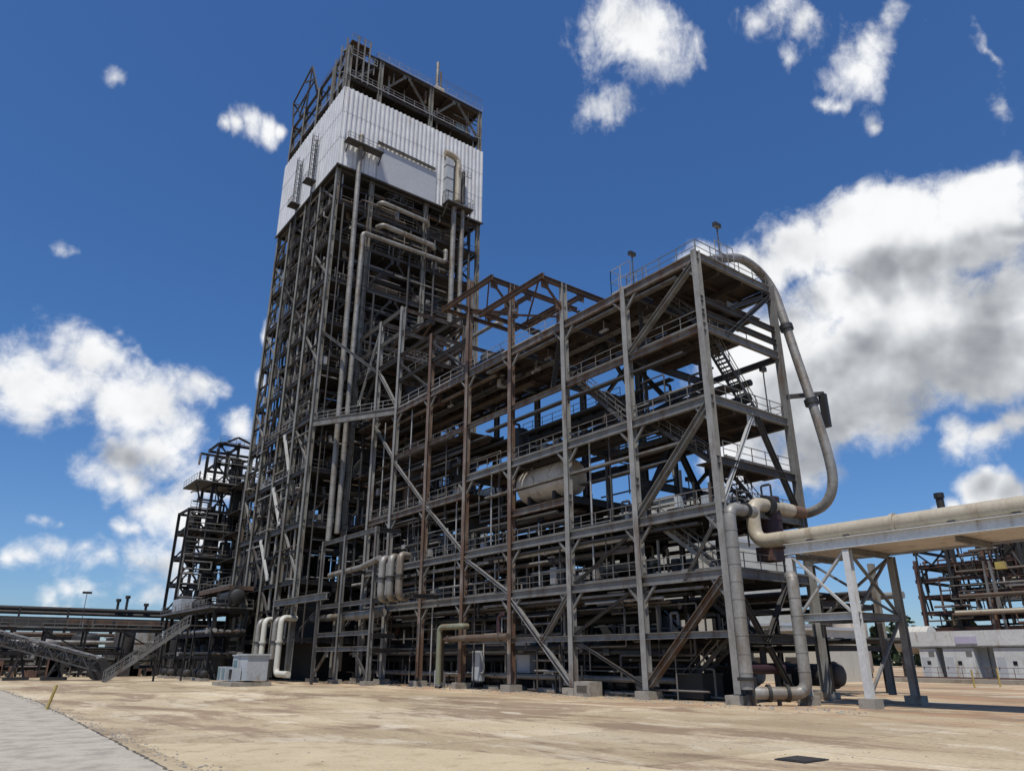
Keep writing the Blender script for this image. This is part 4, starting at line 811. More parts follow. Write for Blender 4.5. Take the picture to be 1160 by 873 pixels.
# ------------------------------------------------------------------ electrical skids in front
def skid(x, y, label):
    pass
Es = thing('electrical_skid', 'pale grey electrical enclosures on a low concrete plinth before the tower foot', 'electrical skid', (-12.8,48.8,0))
MB().bx(-14.6,-10.8,45.6,51.6,0,.35).build('plinth', M['conc'], Es)
e = MB().bx(-13.2,-11.2,45.9,48.9,.5,2.75).build('enclosure', M['boxgrey'], Es)
MB().bx(-13.35,-11.05,45.75,49.05,2.75,2.88).build('lid', M['boxgrey'], e)
e = MB().bx(-12.9,-11.3,49.1,51.3,.5,2.7).build('enclosure', M['boxgrey'], Es); MB().bx(-13.0,-11.2,49.0,51.4,2.7,2.82).build('lid', M['boxgrey'], e); MB().bx(-12.95,-12.9,49.4,51,1.2,2.3).build('louvre', M['teal'], e)
for y in (49.6,51):
    e = MB().bx(-14.2,-13.4,y-.55,y+.55,.45,1.7).build('enclosure', M['boxgrey'], Es); MB().bx(-14.24,-14.2,y-.3,y+.4,.6,1.6).build('louvre', M['teal'], e)
e = MB().bx(-14.1,-13.3,47.2,48.4,.45,1.6).build('enclosure', M['boxgrey'], Es); MB().bx(-14.14,-14.1,47.4,48.2,.6,1.5).build('louvre', M['glass'], e)
def block(name, x0, x1, y0, y1, h, label, m='conc'):
    o = MB().bx(x0,x1,y0,y1,0,h).build(name, M[m]); return tag(o, label, 'concrete block')
blk = thing('concrete_block', 'pale concrete block beside the third column foot', 'concrete block', (-.2,12.8,0))
MB().bx(-.7,.5,11.9,13.5,0,.95).build('body', M['conc'], blk); MB().bx(-.74,-.7,12.2,13.2,.3,.7).build('recess', M['joint'], blk)
for i, (x, y) in enumerate(((2.2,4.6), (7.0,5.4))):
    b = thing('bund_tank', f'black square tank on the ground in the corner bay, {("nearer the open side","deeper in")[i]}', 'tank', (x,y,0))
    MB().bx(x-1,x+1,y-1,y+1,.1,1.5).build('body', M['black'], b); MB().bx(x-1.08,x+1.08,y-1.08,y+1.08,1.5,1.6).build('lid', M['dark'], b)
vl = thing('valve_station', 'dark valve cluster sitting over the low U shaped duct', 'valve', (3.2,.4,0))
MB().tube([(1.4,.4,1.9),(5,.4,1.9)], .32, 12).build('body', M['maroon'], vl); MB().tube([(3.2,.4,1.9),(3.2,.4,3.1)], .2, 10).build('stem', M['dark'], vl); MB().tube([(3.2,.4,3.1),(3.2,.4,3.2)], .55, 14).build('handwheel', M['dark'], vl)
for x in (1.8,4.6): MB().bx(x-.2,x+.2,.2,.6,0,1.6).build('support', M['dark'], vl)
# bollards, drain
def bollard(x, y, h, label, lean=0.):
    o = MB().tube([(x,y,0),(x+lean,y-lean*.3,h)], .075, 10).build('bollard', M['yellow']); tag(o, label, 'bollard', 'yellow bollards')
    MB().tube([(x+lean*.98,y-lean*.3,h),(x+lean*1.02,y-lean*.3,h+.04)], .055, 10).build('cap', M['yellow'], o)
bollard(-32.2, 19.2, 1.15, 'leaning faded yellow bollard at the road edge', .22); bollard(37.9, 2.8, 1.5, 'yellow bollard standing before the grey substation building'); bollard(41.9, 2.2, 1.6, 'second yellow bollard before the substation, nearer its wall')
dr = thing('drain_grate', 'dark rectangular drain grate set in the sandy concrete', 'drain', (-18.9,-15.7,0))
MB().bx(-19.5,-18.4,-16.2,-15.3,.004,.03).build('frame', M['dark'], dr); b = MB()
for i in range(9): b.bx(-19.42,-18.48,-16.15+i*.095,-16.09+i*.095,.031,.045)
b.build('grating', M['steel2'], dr)

# ------------------------------------------------------------------ stair, conveyor and far yard beyond the road
ss = thing('access_stair', 'grey steel stair climbing from the yard towards the equipment rack', 'stair', (-21.6,67.5,0))
MB().stair((-21.6,67.5,.05), (-13.6,67.5,6.2), 1.3, (0,1,0)).build('flight', M['steel'], ss); b = MB()
for y in (66.85,68.15): b.rail([(-21.6,y,.05),(-13.6,y,6.2)], h=1.1, step=1.0, toe=False, t=.08)
b.build('handrail', M['steel'], ss); MB().bx(-13.6,-11.4,66.8,68.2,6.1,6.2).build('landing', M['steel2'], ss)
for x in (-13.4,-16.4): MB().bar((x,68.1,0), (x,68.1,6 if x > -14 else 3.8), .2).build('post', M['dark'], ss)
cv = thing('inclined_conveyor', 'covered inclined conveyor gallery on braced trestles', 'conveyor', (-27,82,0))
_b = MB(); e_ = V((-.62,-.78,0))*.95
for k_ in (-1,1):
    for dz in (-.55,.75): _b.bar(V((-36,88.5,6.2+dz))+e_*k_, V((-20.6,76,1.6+dz))+e_*k_, .16)
    for i in range(18):
        c0, c1 = V((-36,88.5,6.2)).lerp(V((-20.6,76,1.6)), i/18), V((-36,88.5,6.2)).lerp(V((-20.6,76,1.6)), (i+1)/18)
        u0, u1 = (-.55,.75) if i % 2 else (.75,-.55); _b.bar(c0+e_*k_+V((0,0,u0)), c1+e_*k_+V((0,0,u1)), .1); _b.bar(c0+e_*k_+V((0,0,-.55)), c0+e_*k_+V((0,0,.75)), .08)
_b.build('truss', M['steel2'], cv); _b = MB().bar((-36,88.5,6.2), (-20.6,76,1.6), 1.5, .14)
_b.build('belt', M['dark'], cv); _b = MB()
for i in range(14):
    t = i/14; a_, c_ = V((-36,88.5,7.1)).lerp(V((-20.6,76,2.5)), t+.004), V((-36,88.5,7.1)).lerp(V((-20.6,76,2.5)), t+.068); _b.bar(a_, c_, 1.3, .08)
_b.build('cover', M['steel'], cv)
MB().tube([(-20.8,75.6,1.2),(-20.8,77,1.2)], 1.2, 18).build('drum', M['dark'], cv)
for x, y, h in ((-28.6,82.4,3.3), (-25,79.4,2.2), (-33.5,86.4,4.9)):
    for s_ in (-1,1): MB().bar((x+s_*.9,y+s_*.4,0), (x,y+s_*.6,h), .26).build('trestle_leg', M['dark'], cv)
    MB().bar((x-.8,y-.3,h*.2), (x+.5,y+.4,h*.7), .16).build('trestle_brace', M['dark'], cv); MB().bx(x-1.3,x+1.3,y-1,y+1,0,.35).build('footing', M['dark'], cv)
pbg = thing('pipe_bridge', 'long brown pipe bridge crossing the yard far behind the conveyor', 'pipe bridge', (-30,120,0))
MB().bx(-75,2,119,121.6,7.3,8.9).build('trough', M['steel2'], pbg); MB().bx(-20,2,118.8,119,7.7,8.7).build('side_panel', M['rust'], pbg); MB().tube([(-75,120,10.2),(2,120,10.2)], .38, 10).build('pipe', M['dark'], pbg); MB().tube([(-75,120.9,9.6),(2,120.9,9.6)], .3, 10).build('pipe', M['steel2'], pbg)
for x in (-48,-36,-27,-20,-11,-4): MB().bar((x,120,0), (x,120,7.3), .4).build('trestle_leg', M['dark'], pbg)
for x in (-27,-20): MB().bar((x,119.4,7.3), (x,119.4,10.4), .3).build('post', M['dark'], pbg); MB().bar((x-3,119.6,1), (x+3,119.6,7), .2).build('brace', M['steel2'], pbg)
for i, (x, h) in enumerate(((-12.6,11.8), (-11.2,12.4), (-8,11.2))):
    t = thing('vent_pipe', f'small capped vent on the far pipe bridge, {ORD[i]} from the road', 'vent', (x,120,10), 'vents on far bridge'); MB().tube([(x,120,9.5),(x,120,h)], .22, 10).build('pipe', M['dark'], t); MB().tube([(x,120,h),(x,120,h+.5)], .42, 10).build('cap', M['dark'], t)
mast(-18, 118, 0, 12.8, 'tall leaning lamp mast over the far pipe bridge', .7)
for i, (x, y, h, r) in enumerate(((-34,108,4.2,1.6), (-29,112,5.5,1.4), (-24,106,4.6,1.8), (-18,110,5.6,2), (-13.5,104,6.2,1.5), (-9,112,6.6,2.2))):
    vdrum(x, y, 0, h, r, ('dark','steel2','jacket')[i % 3], f'upright drum in the far yard under the pipe bridge, {ORD[i]} from the road')
YR = thing('yard_rack', 'low dark rack of tangled lines in the far yard beside the conveyor', 'pipe rack', (-24,98,0))
for x in range(-40,-8,5):
    for y in (96.5,99.5): MB().ibeam((x,y,0), (x,y,6.4), .3, .3, up=(1,0,0)).build('column', M['dark'], YR)
    MB().ibeam((x,96.5,3), (x,99.5,3), .25, .3).build('girder', M['dark'], YR); MB().ibeam((x,96.5,6.2), (x,99.5,6.2), .25, .3).build('girder', M['steel2'], YR)
    if x % 2: brace((x,96.4,.3), (x+5,96.4,2.9), .2, 'steel2', YR); brace((x+5,96.4,3.3), (x,96.4,6), .18, 'dark', YR)
for z in (3.1,6.3): girder(-40, 96.5, z, -10, 96.5, h=.35, m='steel2', par=YR); girder(-40, 99.5, z, -10, 99.5, h=.35, m='dark', par=YR)
hr((-40,96.3,6.5),(-10,96.3,6.5), par=YR, step=1.6)
for i in range(40):
    x = r5.uniform(-40,-16); z = r5.choice((.6,1.4,3.4,3.8,6.6,7)); y = r5.uniform(96.6,99.3); L_ = r5.uniform(4,14); MB().tube([(x,y,z+r5.choice((-.8,0,.9))),(x,y,z),(min(x+L_,-9),y,z),(min(x+L_,-9),y,max(.1,z-r5.uniform(0,2)))], r5.uniform(.08,.24), 7, .2).build('line', M[r5.choice(('dark','steel2','jacket','brownpipe','railw','dark'))], YR)
for i in range(24):
    x = r5.uniform(-40,-11); MB().bx(x,x+r5.uniform(.5,2),96,97.6,.05,r5.uniform(.7,2.4)).build('equipment_box', M[r5.choice(('dark','dark','steel2','boxgrey','redbrown'))], YR)
for i, (x0, x1, y, z) in enumerate(((-40,-8,103,2.2), (-38,-10,105,3.4), (-36,-6,108,4.8), (-45,-12,112,6.0), (-30,-4,101,1.2))):
    m = ('dark','steel2','jacket','brownpipe','dark')[i]; pipe('yard_pipe', f'{CN[m]} yard pipe crossing behind the conveyor, {ORD[i]} in depth order', [(x0,y,0),(x0,y,z),(x1,y,z),(x1,y,z-1)], .3, m, 10, .6, 0, (), 'yard pipes behind the conveyor', [((x,y,0),(x,y,z)) for x in range(int(x0)+4, int(x1), 6)])
for i, (x, y, w, d, h) in enumerate(((-42,124,14,10,5), (-20,128,12,8,6.4), (-6,126,10,9,6))):
    t = thing('storage_shed', f'low shed behind the far pipe bridge, {ORD[i]} from the road', 'shed', (x,y,0), 'far sheds'); MB().bx(x-w/2,x+w/2,y,y+d,0,h).build('wall', M['steel2'], t); MB().bx(x-w/2-.3,x+w/2+.3,y-.3,y+d+.3,h,h+.4).build('roof', M['panel'], t); MB().bx(x-1,x+1,y-.04,y,.1,3).build('door', M['dark'], t)

# ------------------------------------------------------------------ things behind, to the right of the long structure
sb = thing('substation_building', 'low pale grey substation building with protruding enclosures and lilac sign', 'building', (60,2,0))
MB().bx(55,70,-18,15,.4,3.7).build('wall', M['boxgrey'], sb); MB().bx(53.6,70.4,-18.4,15.2,3.7,5.35).build('roof', M['palewhite'], sb); MB().bx(53.54,53.6,-18.4,15.2,3.62,3.78).build('gutter', M['steel'], sb); MB().bx(53,71,-19,15.6,0,.4).build('plinth', M['conc'], sb)
for y0, y1 in ((12.6,14.4), (8.6,11.8), (2.9,6.6), (-4,1)):
    w = MB().bx(53.7,55,y0,y1,.4,3.55).build('enclosure', M['palewhite'], sb); MB().bx(53.62,53.66,y1-.3,y1-.22,1.4,1.6).build('door_handle', M['dark'], w); MB().bx(53.66,53.7,y0+.2,y0+.8,2.7,3.2).build('vent', M['steel'], w); MB().bx(53.66,53.7,(y0+y1)/2-.2,(y0+y1)/2+.2,1.8,2.2).build('window', M['glass'], w); MB().bx(53.67,53.7,y1-1.0,y1-.15,.45,2.6).build('door', M['panel'], w)
for y in (-9,-7.5,10.2): MB().bx(54.2,55,y-.5,y+.5,.5,1.7).build('air_conditioner', M['panel'], sb)
for y in (14.7,7.6,2): MB().tube([(54.9,y,.4),(54.9,y,3.6)], .05, 6).build('conduit', M['steel'], sb)
MB().bx(53.5,53.6,8.0,10.2,4.0,4.75).build('sign', M['purple'], sb)
b = MB()
for i in range(9): b.bx(53.47,53.5,8.2+i*.21,8.3+i*.21+(.05 if i % 3 else 0),4.2,4.55)
hr((50,16,.45),(50,-16,.45), par=sb, m='redbrown', step=2.4); MB().bx(49.4,52.9,-19,16.4,0,.42).build('apron', M['conc'], sb)
tk = thing('ribbed_tank', 'pale ribbed tank end poking out behind the substation', 'tank', (62,17.5,4)); MB().tube([(60,19.5,4.6),(60,15.4,4.6)], 1.6, 24, None, .9, 1.04).build('shell', M['cream'], tk)
for y in (16.5,19): MB().bx(59,61,y-.2,y+.2,0,3.2).build('saddle', M['dark'], tk)
cb = thing('cream_building', 'tall cream clad hall seen through the frame behind it', 'building', (52,44,0))
MB().bx(45,58,36,58,0,24.6).build('wall', M['cream'], cb); MB().bx(44.8,58.2,35.8,58.2,24.6,25.0).build('roof', M['panel'], cb); MB().bx(45.2,57,31.5,35.9,0,17).build('annexe_wall', M['cream'], cb); MB().bx(45,57.2,31.3,35.78,17,17.4).build('annexe_roof', M['panel'], cb)
for z in (8,14,20): MB().bx(44.95,45,38,41,z,z+1.6).build('window', M['glass'], cb)
# rear low process block (dark, behind the long structure)
RB = thing('rear_rack', 'dark low rack of lines behind the long structure', 'pipe rack', (16,25,0))
for y in range(2, 56, 9):
    for x in (13,21): MB().ibeam((x,y,0), (x,y,9.5 if y > 19 else 6.5), .35, .36, up=(1,0,0)).build('column', M['dark'], RB)
    for z in (3.2,6.2,9.2)[:3 if y > 19 else 2]: girder(13, y, z, 21, y, h=.36, m='dark', par=RB)
for z in (3.2,6.2,9.2):
    for x in (13,21): girder(x, 20 if z > 9 else 2, z-.01, x, 56, h=.34, m='dark', par=RB)
for y0 in (11,29): MB().bx(13.2,20.8,y0,y0+20,6.4,6.5).build('deck', M['deckg'], RB)
for zi, z in enumerate((3.5,6.7,9.6)):
    for j in range(6):
        m = ('dark','jacket','brownpipe','steel2','vessel','dark')[(j+zi*2) % 6]; r = rng.uniform(.14,.32); x = 13.5+j*1.3
        pipe('rear_pipe', f'{CN[m]} line on the {("lower","middle","upper")[zi]} tier of the rear rack, {ORD[j]} in', [(x,rng.uniform(-2,4) if zi < 2 else 20.5,z+r),(x,rng.uniform(44,55),z+r)], r, m, 10, None, 0, (), 'lines on the rear rack')
for i, (y, h, r) in enumerate(((18,6.5,1.8), (27,7,2.2), (36,13,2), (45,15,2.4), (52,16,2.2))):
    vdrum(24, y, 0, h, r, 'dark', f'tall dark drum behind the rear rack, {ORD[i]} from the corner')
for i, y in enumerate((6,13,20)):
    exch(17, y, 0, 5, .8, ('steel2','vessel','dark')[i], f'exchanger on the ground under the rear rack, {ORD[i]} from the corner')
# far process unit
fu = thing('far_unit', 'distant red brown process unit with stacked pipe tiers and steel frame', 'process unit', (92,20,0))
for y in (-3,2,7,12,17,22,27):
    for x in (85,97):
        h = 17 if y in (2,27) else 20.5
        MB().ibeam((x,y,0), (x,y,h), .5, .5, up=(1,0,0)).build('column', M['redbrown' if y % 2 else 'dark'], fu)
for z in (6.6,9,11.4,13.8,16,18.6):
    girder(85, -3, z, 85, 27.5, h=.5, m='redbrown', par=fu); girder(97, -3, z, 97, 27.5, h=.5, m='dark', par=fu)
    for y in (7,17,27): girder(85, y, z-.02, 97, y, h=.46, m='dark', par=fu)
for z in (6.7,11.5,16.1): MB().bx(85.3,96.7,-3,27.4,z,z+.15).build('deck', M['deckg'], fu)
for y in (2,12,22): brace((85,y,13.8), (85,y+5,18.5), .25, 'dark', fu); brace((85,y+5,13.8), (85,y,18.5), .25, 'dark', fu)
MB().bx(87,93,11,15.5,16.2,19.6).build('hopper', M['dark'], fu)
for zi, z in enumerate((7.2,8.6,9.8,11.0,12.3,13.4,14.7)):
    for j in range(5):
        m = ('redbrown','brownpipe','redbrown','dark','vessel')[(zi+j*2) % 5]; x = 84.2+j*1.1
        pipe('far_pipe', f'{CN[m]} pipe in the far process unit, {ORD[zi]} tier up, {ORD[j]} in', [(x,(ya_ := rng.uniform(-3,12)),z+(j % 2)*.9-rng.choice((0,1.6))),(x,ya_,z+(j % 2)*.9),(x,(yb_ := ya_+rng.uniform(7,15)),z+(j % 2)*.9),(x,yb_,z+(j % 2)*.9+rng.choice((-1.5,1.2)))], rng.uniform(.12,.3), m, 8, None, 0, (), 'pipes of the far unit')
st = thing('chimney_stack', 'small black chimney rising beyond the tan pipe', 'chimney', (92,24.2,0)); MB().tube([(92,24.2,0),(92,24.2,27.6)], .6, 14).build('shaft', M['dark'], st); MB().tube([(92,24.2,27.6),(92,24.2,28.4)], .78, 14).build('cap', M['black'], st)
lt = thing('lattice_mast', 'grey lattice pole with a yellow lamp before the far unit', 'mast', (80,15,0))
for k_ in (-.5,.5): MB().bar((80,15+k_*2,0), (80,15+k_*.7,15.5), .28).build('leg', M['steel'], lt)
MB().bx(79.6,80.4,12.6,13.8,14.2,15.2).build('lamp', M['yellow'], lt)
for i, (y0, z) in enumerate(((6,10.8), (10,8.6))): pipe('far_header', f'long tan header in front of the far unit, {("upper","lower")[i]} one', [(79,y0,z),(79,y0+13-i*3,z)], .28, 'brownpipe' if i == 0 else 'tan', 12)
for i, (x, y, h) in enumerate(((64,28,9), (70,34,11), (60,36,8))):
    vdrum(x, y, 0, h, 2.2, ('vessel','steel2','cream')[i] if i < 2 else 'vessel', f'pale drum beyond the rear rack, {ORD[i]} from the substation')
for i, (x, y, w, h) in enumerate(((40,22,8,5.4), (44,30,9,6.2))):
    t = thing('service_shed', f'pale low shed behind the pale rack, {("nearer","farther")[i]} the substation', 'shed', (x,y,0)); MB().bx(x,x+7,y-w/2,y+w/2,0,h).build('wall', M['cream'], t); MB().bx(x-.3,x+7.3,y-w/2-.3,y+w/2+.3,h,h+.3).build('roof', M['panel'], t); MB().bx(x-.05,x,y-1,y+1,0,2.6).build('door', M['steel2'], t)
conduits(fu, 80, (84,90,-2.5,27), ('redbrown','brownpipe','steel2','dark','railw'), (6.8,9,11.5,14,16.2), (.08,.2))
for i in range(64): MB().bar((84.2+r5.uniform(0,2),(y_ := r5.uniform(-2,27)),r5.uniform(6.6,11)), (84.6,y_+r5.choice((0,0,0,3)),r5.uniform(11,19)), r5.uniform(.1,.26)).build('post', M[r5.choice(('redbrown','dark','steel2'))], fu)
# far treeline: one mass of leaf clumps
b = MB(); r2 = random.Random(3)
for i in range(5200):
    t = r2.random(); y = -60+200*t; x = 210+r2.uniform(-6,6)+20*math.sin(t*9); h = 10+4*math.sin(t*41)+3*math.sin(t*97+1)
    z = r2.uniform(0,1)**.7*h; s_ = r2.uniform(.4,1.2); a = V((r2.uniform(-1,1),r2.uniform(-1,1),r2.uniform(-1,1))).normalized()*s_; c = a.cross(V((r2.uniform(-1,1),r2.uniform(-1,1),1))).normalized()*s_; o = V((x,y,z))
    b.add([o-a-c,o+a-c,o+a+c,o-a+c], [(0,1,2,3)])
tag(b.build('treeline', M['leaf']), 'low dark green far-off treeline beyond the plant', None, None, 'stuff')

# ------------------------------------------------------------------ sky, sun, camera
SUN = V((-.8*math.cos(R(66)), -.6*math.cos(R(66)), math.sin(R(66))))
w = bpy.data.worlds.new('World'); SC.world = w; w.use_nodes = True
nt = w.node_tree; N = nt.nodes; L = nt.links
bg = N['Background']; bg.inputs['Strength'].default_value = .085
sky = N.new('ShaderNodeTexSky'); sky.sky_type = 'NISHITA'; sky.sun_disc = False
sky.sun_elevation = R(66); sky.sun_rotation = R(233); sky.air_density = 1.0; sky.dust_density = .35; sky.ozone_density = 3.0; sky.altitude = 300
# cloud banks as (azimuth clockwise from +Y, elevation, half width, half height, strength) in degrees of sky
CLOUDS = [(2.3, 37.7, 0.9, 0.7, 0.4), (1.5, 26.0, 0.8, 0.7, 0.46), (2.2, 26.2, 0.8, 0.7, 0.46), (49.4, 45.8, 5.9, 4.0, 0.85), (51.1, 44.5, 3.9, 2.3, 0.62), (47.7, 41.3, 3.4, 2.1, 0.62), (61.7, 44.5, 2.2, 1.6, 0.62), (63.6, 44.6, 2.7, 2.0, 0.62), (65.2, 43.7, 2.2, 1.6, 0.62), (63.7, 41.8, 1.2, 1.4, 0.57), (70.5, 41.3, 3.1, 2.3, 0.62), (68.3, 39.6, 2.9, 2.0, 0.62), (66.1, 38.2, 1.4, 1.0, 0.62), (66.9, 38.0, 1.1, 0.8, 0.69), (72.2, 41.7, 2.0, 1.3, 0.62), (77.2, 37.7, 0.4, 2.9, 0.37), (76.9, 35.0, 0.5, 2.0, 0.25), (68.6, 35.4, 0.8, 0.6, 0.46), (66.3, 29.2, 4.6, 3.9, 1.56), (69.8, 28.4, 4.4, 3.7, 1.56), (73.2, 27.5, 6.6, 4.7, 1.69), (61.4, 29.2, 3.3, 2.8, 1.3), (64.3, 28.6, 3.2, 2.8, 1.3), (57.5, 28.5, 2.8, 2.3, 1.17), (59.7, 28.1, 2.6, 2.3, 1.17), (75.5, 30.0, 3.0, 1.7, 1.3), (53.1, 30.2, 1.9, 1.2, 0.92), (65.5, 21.9, 10.6, 7.2, 1.95), (72.2, 21.1, 7.0, 6.5, 1.95), (59.9, 18.9, 7.3, 7.6, 1.69), (56.0, 14.5, 4.2, 3.9, 1.43), (59.9, 14.2, 4.0, 3.7, 1.43), (61.7, 16.6, 4.0, 3.7, 1.56), (64.8, 16.1, 3.9, 3.6, 1.56), (69.6, 14.5, 2.2, 2.1, 1.17), (71.4, 14.2, 2.2, 2.1, 1.17), (72.7, 15.0, 2.2, 2.1, 0.92), (70.9, 10.5, 1.7, 1.7, 1.3), (72.1, 10.4, 1.7, 1.5, 1.3), (68.2, 9.4, 0.7, 0.7, 0.8), (69.1, 9.6, 0.8, 0.8, 0.8), (69.8, 9.2, 0.7, 0.6, 0.8), (52.2, 9.0, 3.9, 2.6, 0.8), (1.8, 16.3, 3.0, 2.8, 0.94), (4.1, 17.8, 3.8, 3.7, 0.94), (6.9, 17.2, 3.3, 3.0, 0.94), (1.8, 17.5, 4.1, 3.4, 0.94), (4.5, 19.9, 3.9, 2.6, 0.94), (8.7, 17.2, 4.6, 3.2, 0.94), (12.7, 18.9, 2.6, 1.7, 0.94), (15.2, 16.1, 2.0, 1.7, 0.78), (16.2, 23.7, 0.9, 1.4, 0.92), (16.3, 20.2, 1.0, 1.4, 0.92), (5.2, 21.4, 0.7, 0.6, 0.34), (5.8, 21.8, 0.8, 0.7, 0.34), (6.6, 21.7, 0.7, 0.6, 0.34), (8.7, 13.4, 2.7, 2.4, 0.72), (10.6, 13.7, 2.7, 2.4, 0.72), (7.2, 11.4, 2.6, 2.4, 0.72), (8.8, 11.6, 2.7, 2.4, 0.72), (11.0, 14.4, 3.6, 2.8, 0.94), (11.4, 10.0, 3.5, 2.2, 0.72), (3.7, 8.5, 0.7, 0.6, 0.58), (4.2, 8.7, 0.8, 0.8, 0.58), (4.9, 8.6, 0.7, 0.6, 0.58), (4.1, 6.0, 1.5, 1.2, 0.72), (5.3, 6.5, 1.8, 1.6, 0.72), (6.7, 6.6, 1.8, 1.6, 0.72), (8.2, 6.2, 1.6, 1.4, 0.72), (3.2, 5.9, 0.8, 0.8, 0.66), (3.7, 6.2, 1.1, 1.0, 0.66), (4.4, 6.0, 0.9, 0.8, 0.66), (8.7, 8.2, 1.4, 1.1, 0.66), (9.6, 8.3, 1.4, 1.1, 0.66), (10.5, 6.3, 2.8, 2.6, 0.72), (12.3, 6.4, 3.0, 2.6, 0.72), (11.7, 4.0, 1.9, 1.8, 0.72), (13.1, 4.6, 2.4, 2.2, 0.72), (14.6, 4.1, 2.0, 1.8, 0.72), (13.9, 8.7, 4.5, 3.9, 0.72), (4.2, 3.1, 0.5, 0.5, 0.58), (4.8, 3.3, 0.5, 0.5, 0.58), (5.4, 3.3, 0.7, 0.6, 0.58), (6.0, 3.3, 0.7, 0.5, 0.58), (6.7, 3.2, 0.5, 0.5, 0.58), (14.7, 11.9, 4.2, 3.9, 0.66), (5.6, 3.8, 0.9, 0.9, 0.41), (6.9, 4.2, 1.1, 1.0, 0.41), (8.2, 4.2, 1.2, 1.1, 0.41), (9.6, 4.3, 1.2, 1.0, 0.41), (11.1, 4.0, 1.1, 0.9, 0.41), (10.6, 37.4, 1.3, 1.0, 0.8), (11.9, 37.9, 1.7, 1.3, 0.8), (13.3, 38.3, 1.7, 1.4, 0.8), (14.8, 38.4, 1.5, 1.2, 0.8), (16.1, 38.4, 0.9, 0.7, 0.8)]
def math_(nt, op, a, b=None, c=None):
    n = nt.nodes.new('ShaderNodeMath'); n.operation = op
    for i, x in enumerate((a, b, c)):
        if x is None: continue
        if isinstance(x, (int, float)): n.inputs[i].default_value = x
        else: nt.links.new(x, n.inputs[i])
    return n.outputs[0]
grp = bpy.data.node_groups.new('CloudField', 'ShaderNodeTree')
grp.interface.new_socket('P', in_out='INPUT', socket_type='NodeSocketVector'); grp.interface.new_socket('D', in_out='OUTPUT', socket_type='NodeSocketFloat')
gi = grp.nodes.new('NodeGroupInput'); go = grp.nodes.new('NodeGroupOutput')
def vm(nt, op, a, b):
    n = nt.nodes.new('ShaderNodeVectorMath'); n.operation = op
    for i, x in enumerate((a, b)):
        if x is None: continue
        if isinstance(x, tuple): n.inputs[i].default_value = x
        else: nt.links.new(x, n.inputs[i])
    return n
wn = grp.nodes.new('ShaderNodeTexNoise'); wn.inputs['Scale'].default_value = .16; wn.inputs['Detail'].default_value = 3; grp.links.new(gi.outputs[0], wn.inputs['Vector'])
wo = vm(grp, 'SUBTRACT', wn.outputs['Color'], (.5,.5,.5)); ws = vm(grp, 'MULTIPLY', wo.outputs[0], (4.5,3.5,0)); pw = vm(grp, 'ADD', gi.outputs[0], ws.outputs[0])
acc = None
for az, el, hw, hh, s_ in CLOUDS:
    a = vm(grp, 'SUBTRACT', pw.outputs[0], (az,el,0)); b = vm(grp, 'MULTIPLY', a.outputs[0], (1/hw,1/hh,0)); ln = vm(grp, 'LENGTH', b.outputs[0], None)
    d = math_(grp, 'MULTIPLY_ADD', ln.outputs['Value'], -s_, s_)
    acc = d if acc is None else math_(grp, 'SMOOTH_MAX', acc, d, .12)
grp.links.new(math_(grp, 'MAXIMUM', acc, -1.8), go.inputs[0])
grp2 = bpy.data.node_groups.new('CloudNoise', 'ShaderNodeTree')
grp2.interface.new_socket('P', in_out='INPUT', socket_type='NodeSocketVector'); grp2.interface.new_socket('F', in_out='OUTPUT', socket_type='NodeSocketFloat'); grp2.interface.new_socket('L', in_out='OUTPUT', socket_type='NodeSocketFloat')
gi2 = grp2.nodes.new('NodeGroupInput'); go2 = grp2.nodes.new('NodeGroupOutput'); fo = None
for sc_, det, rg, amp, nrm in ((.17, 8, .58, 2.1, None), (.62, 7, .64, .85, None)):
    f_ = grp2.nodes.new('ShaderNodeTexNoise'); f_.inputs['Scale'].default_value = sc_; f_.inputs['Detail'].default_value = det; f_.inputs['Roughness'].default_value = rg; f_.inputs['Distortion'].default_value = .35
    grp2.links.new(gi2.outputs[0], f_.inputs['Vector']); x_ = math_(grp2, 'MULTIPLY', math_(grp2, 'SUBTRACT', f_.outputs['Fac'], .5), amp)
    fo = x_ if fo is None else math_(grp2, 'ADD', fo, x_)
grp2.links.new(fo, go2.inputs[0])
l_ = grp2.nodes.new('ShaderNodeTexNoise'); l_.inputs['Scale'].default_value = .2; l_.inputs['Detail'].default_value = 3.5; l_.inputs['Roughness'].default_value = .5; grp2.links.new(gi2.outputs[0], l_.inputs['Vector']); grp2.links.new(math_(grp2, 'SUBTRACT', l_.outputs['Fac'], .5), go2.inputs[1])
tc = N.new('ShaderNodeTexCoord'); sp = N.new('ShaderNodeSeparateXYZ'); L.new(tc.outputs['Generated'], sp.inputs[0])
az = math_(nt, 'MULTIPLY', math_(nt, 'ARCTAN2', sp.outputs['X'], sp.outputs['Y']), 57.2958)
el = math_(nt, 'MULTIPLY', math_(nt, 'ARCSINE', sp.outputs['Z']), 57.2958)
cm = N.new('ShaderNodeCombineXYZ'); L.new(az, cm.inputs[0]); L.new(el, cm.inputs[1])
def field(g_, off):
    gn = N.new('ShaderNodeGroup'); gn.node_tree = g_
    L.new(vm(nt, 'ADD', cm.outputs[0], off).outputs[0], gn.inputs[0]); return gn.outputs[0] if g_ is grp else gn
B0, B1 = field(grp, (0,0,0)), field(grp, (-.8,3.6,0))
n0, n1, n2 = field(grp2, (0,0,0)), field(grp2, (-.7,2.2,0)), field(grp2, (-.2,.6,0))
F0, F2, L0, L1 = n0.outputs[0], n2.outputs[0], n0.outputs[1], n1.outputs[1]
D0 = math_(nt, 'ADD', math_(nt, 'MINIMUM', B0, .95), F0)
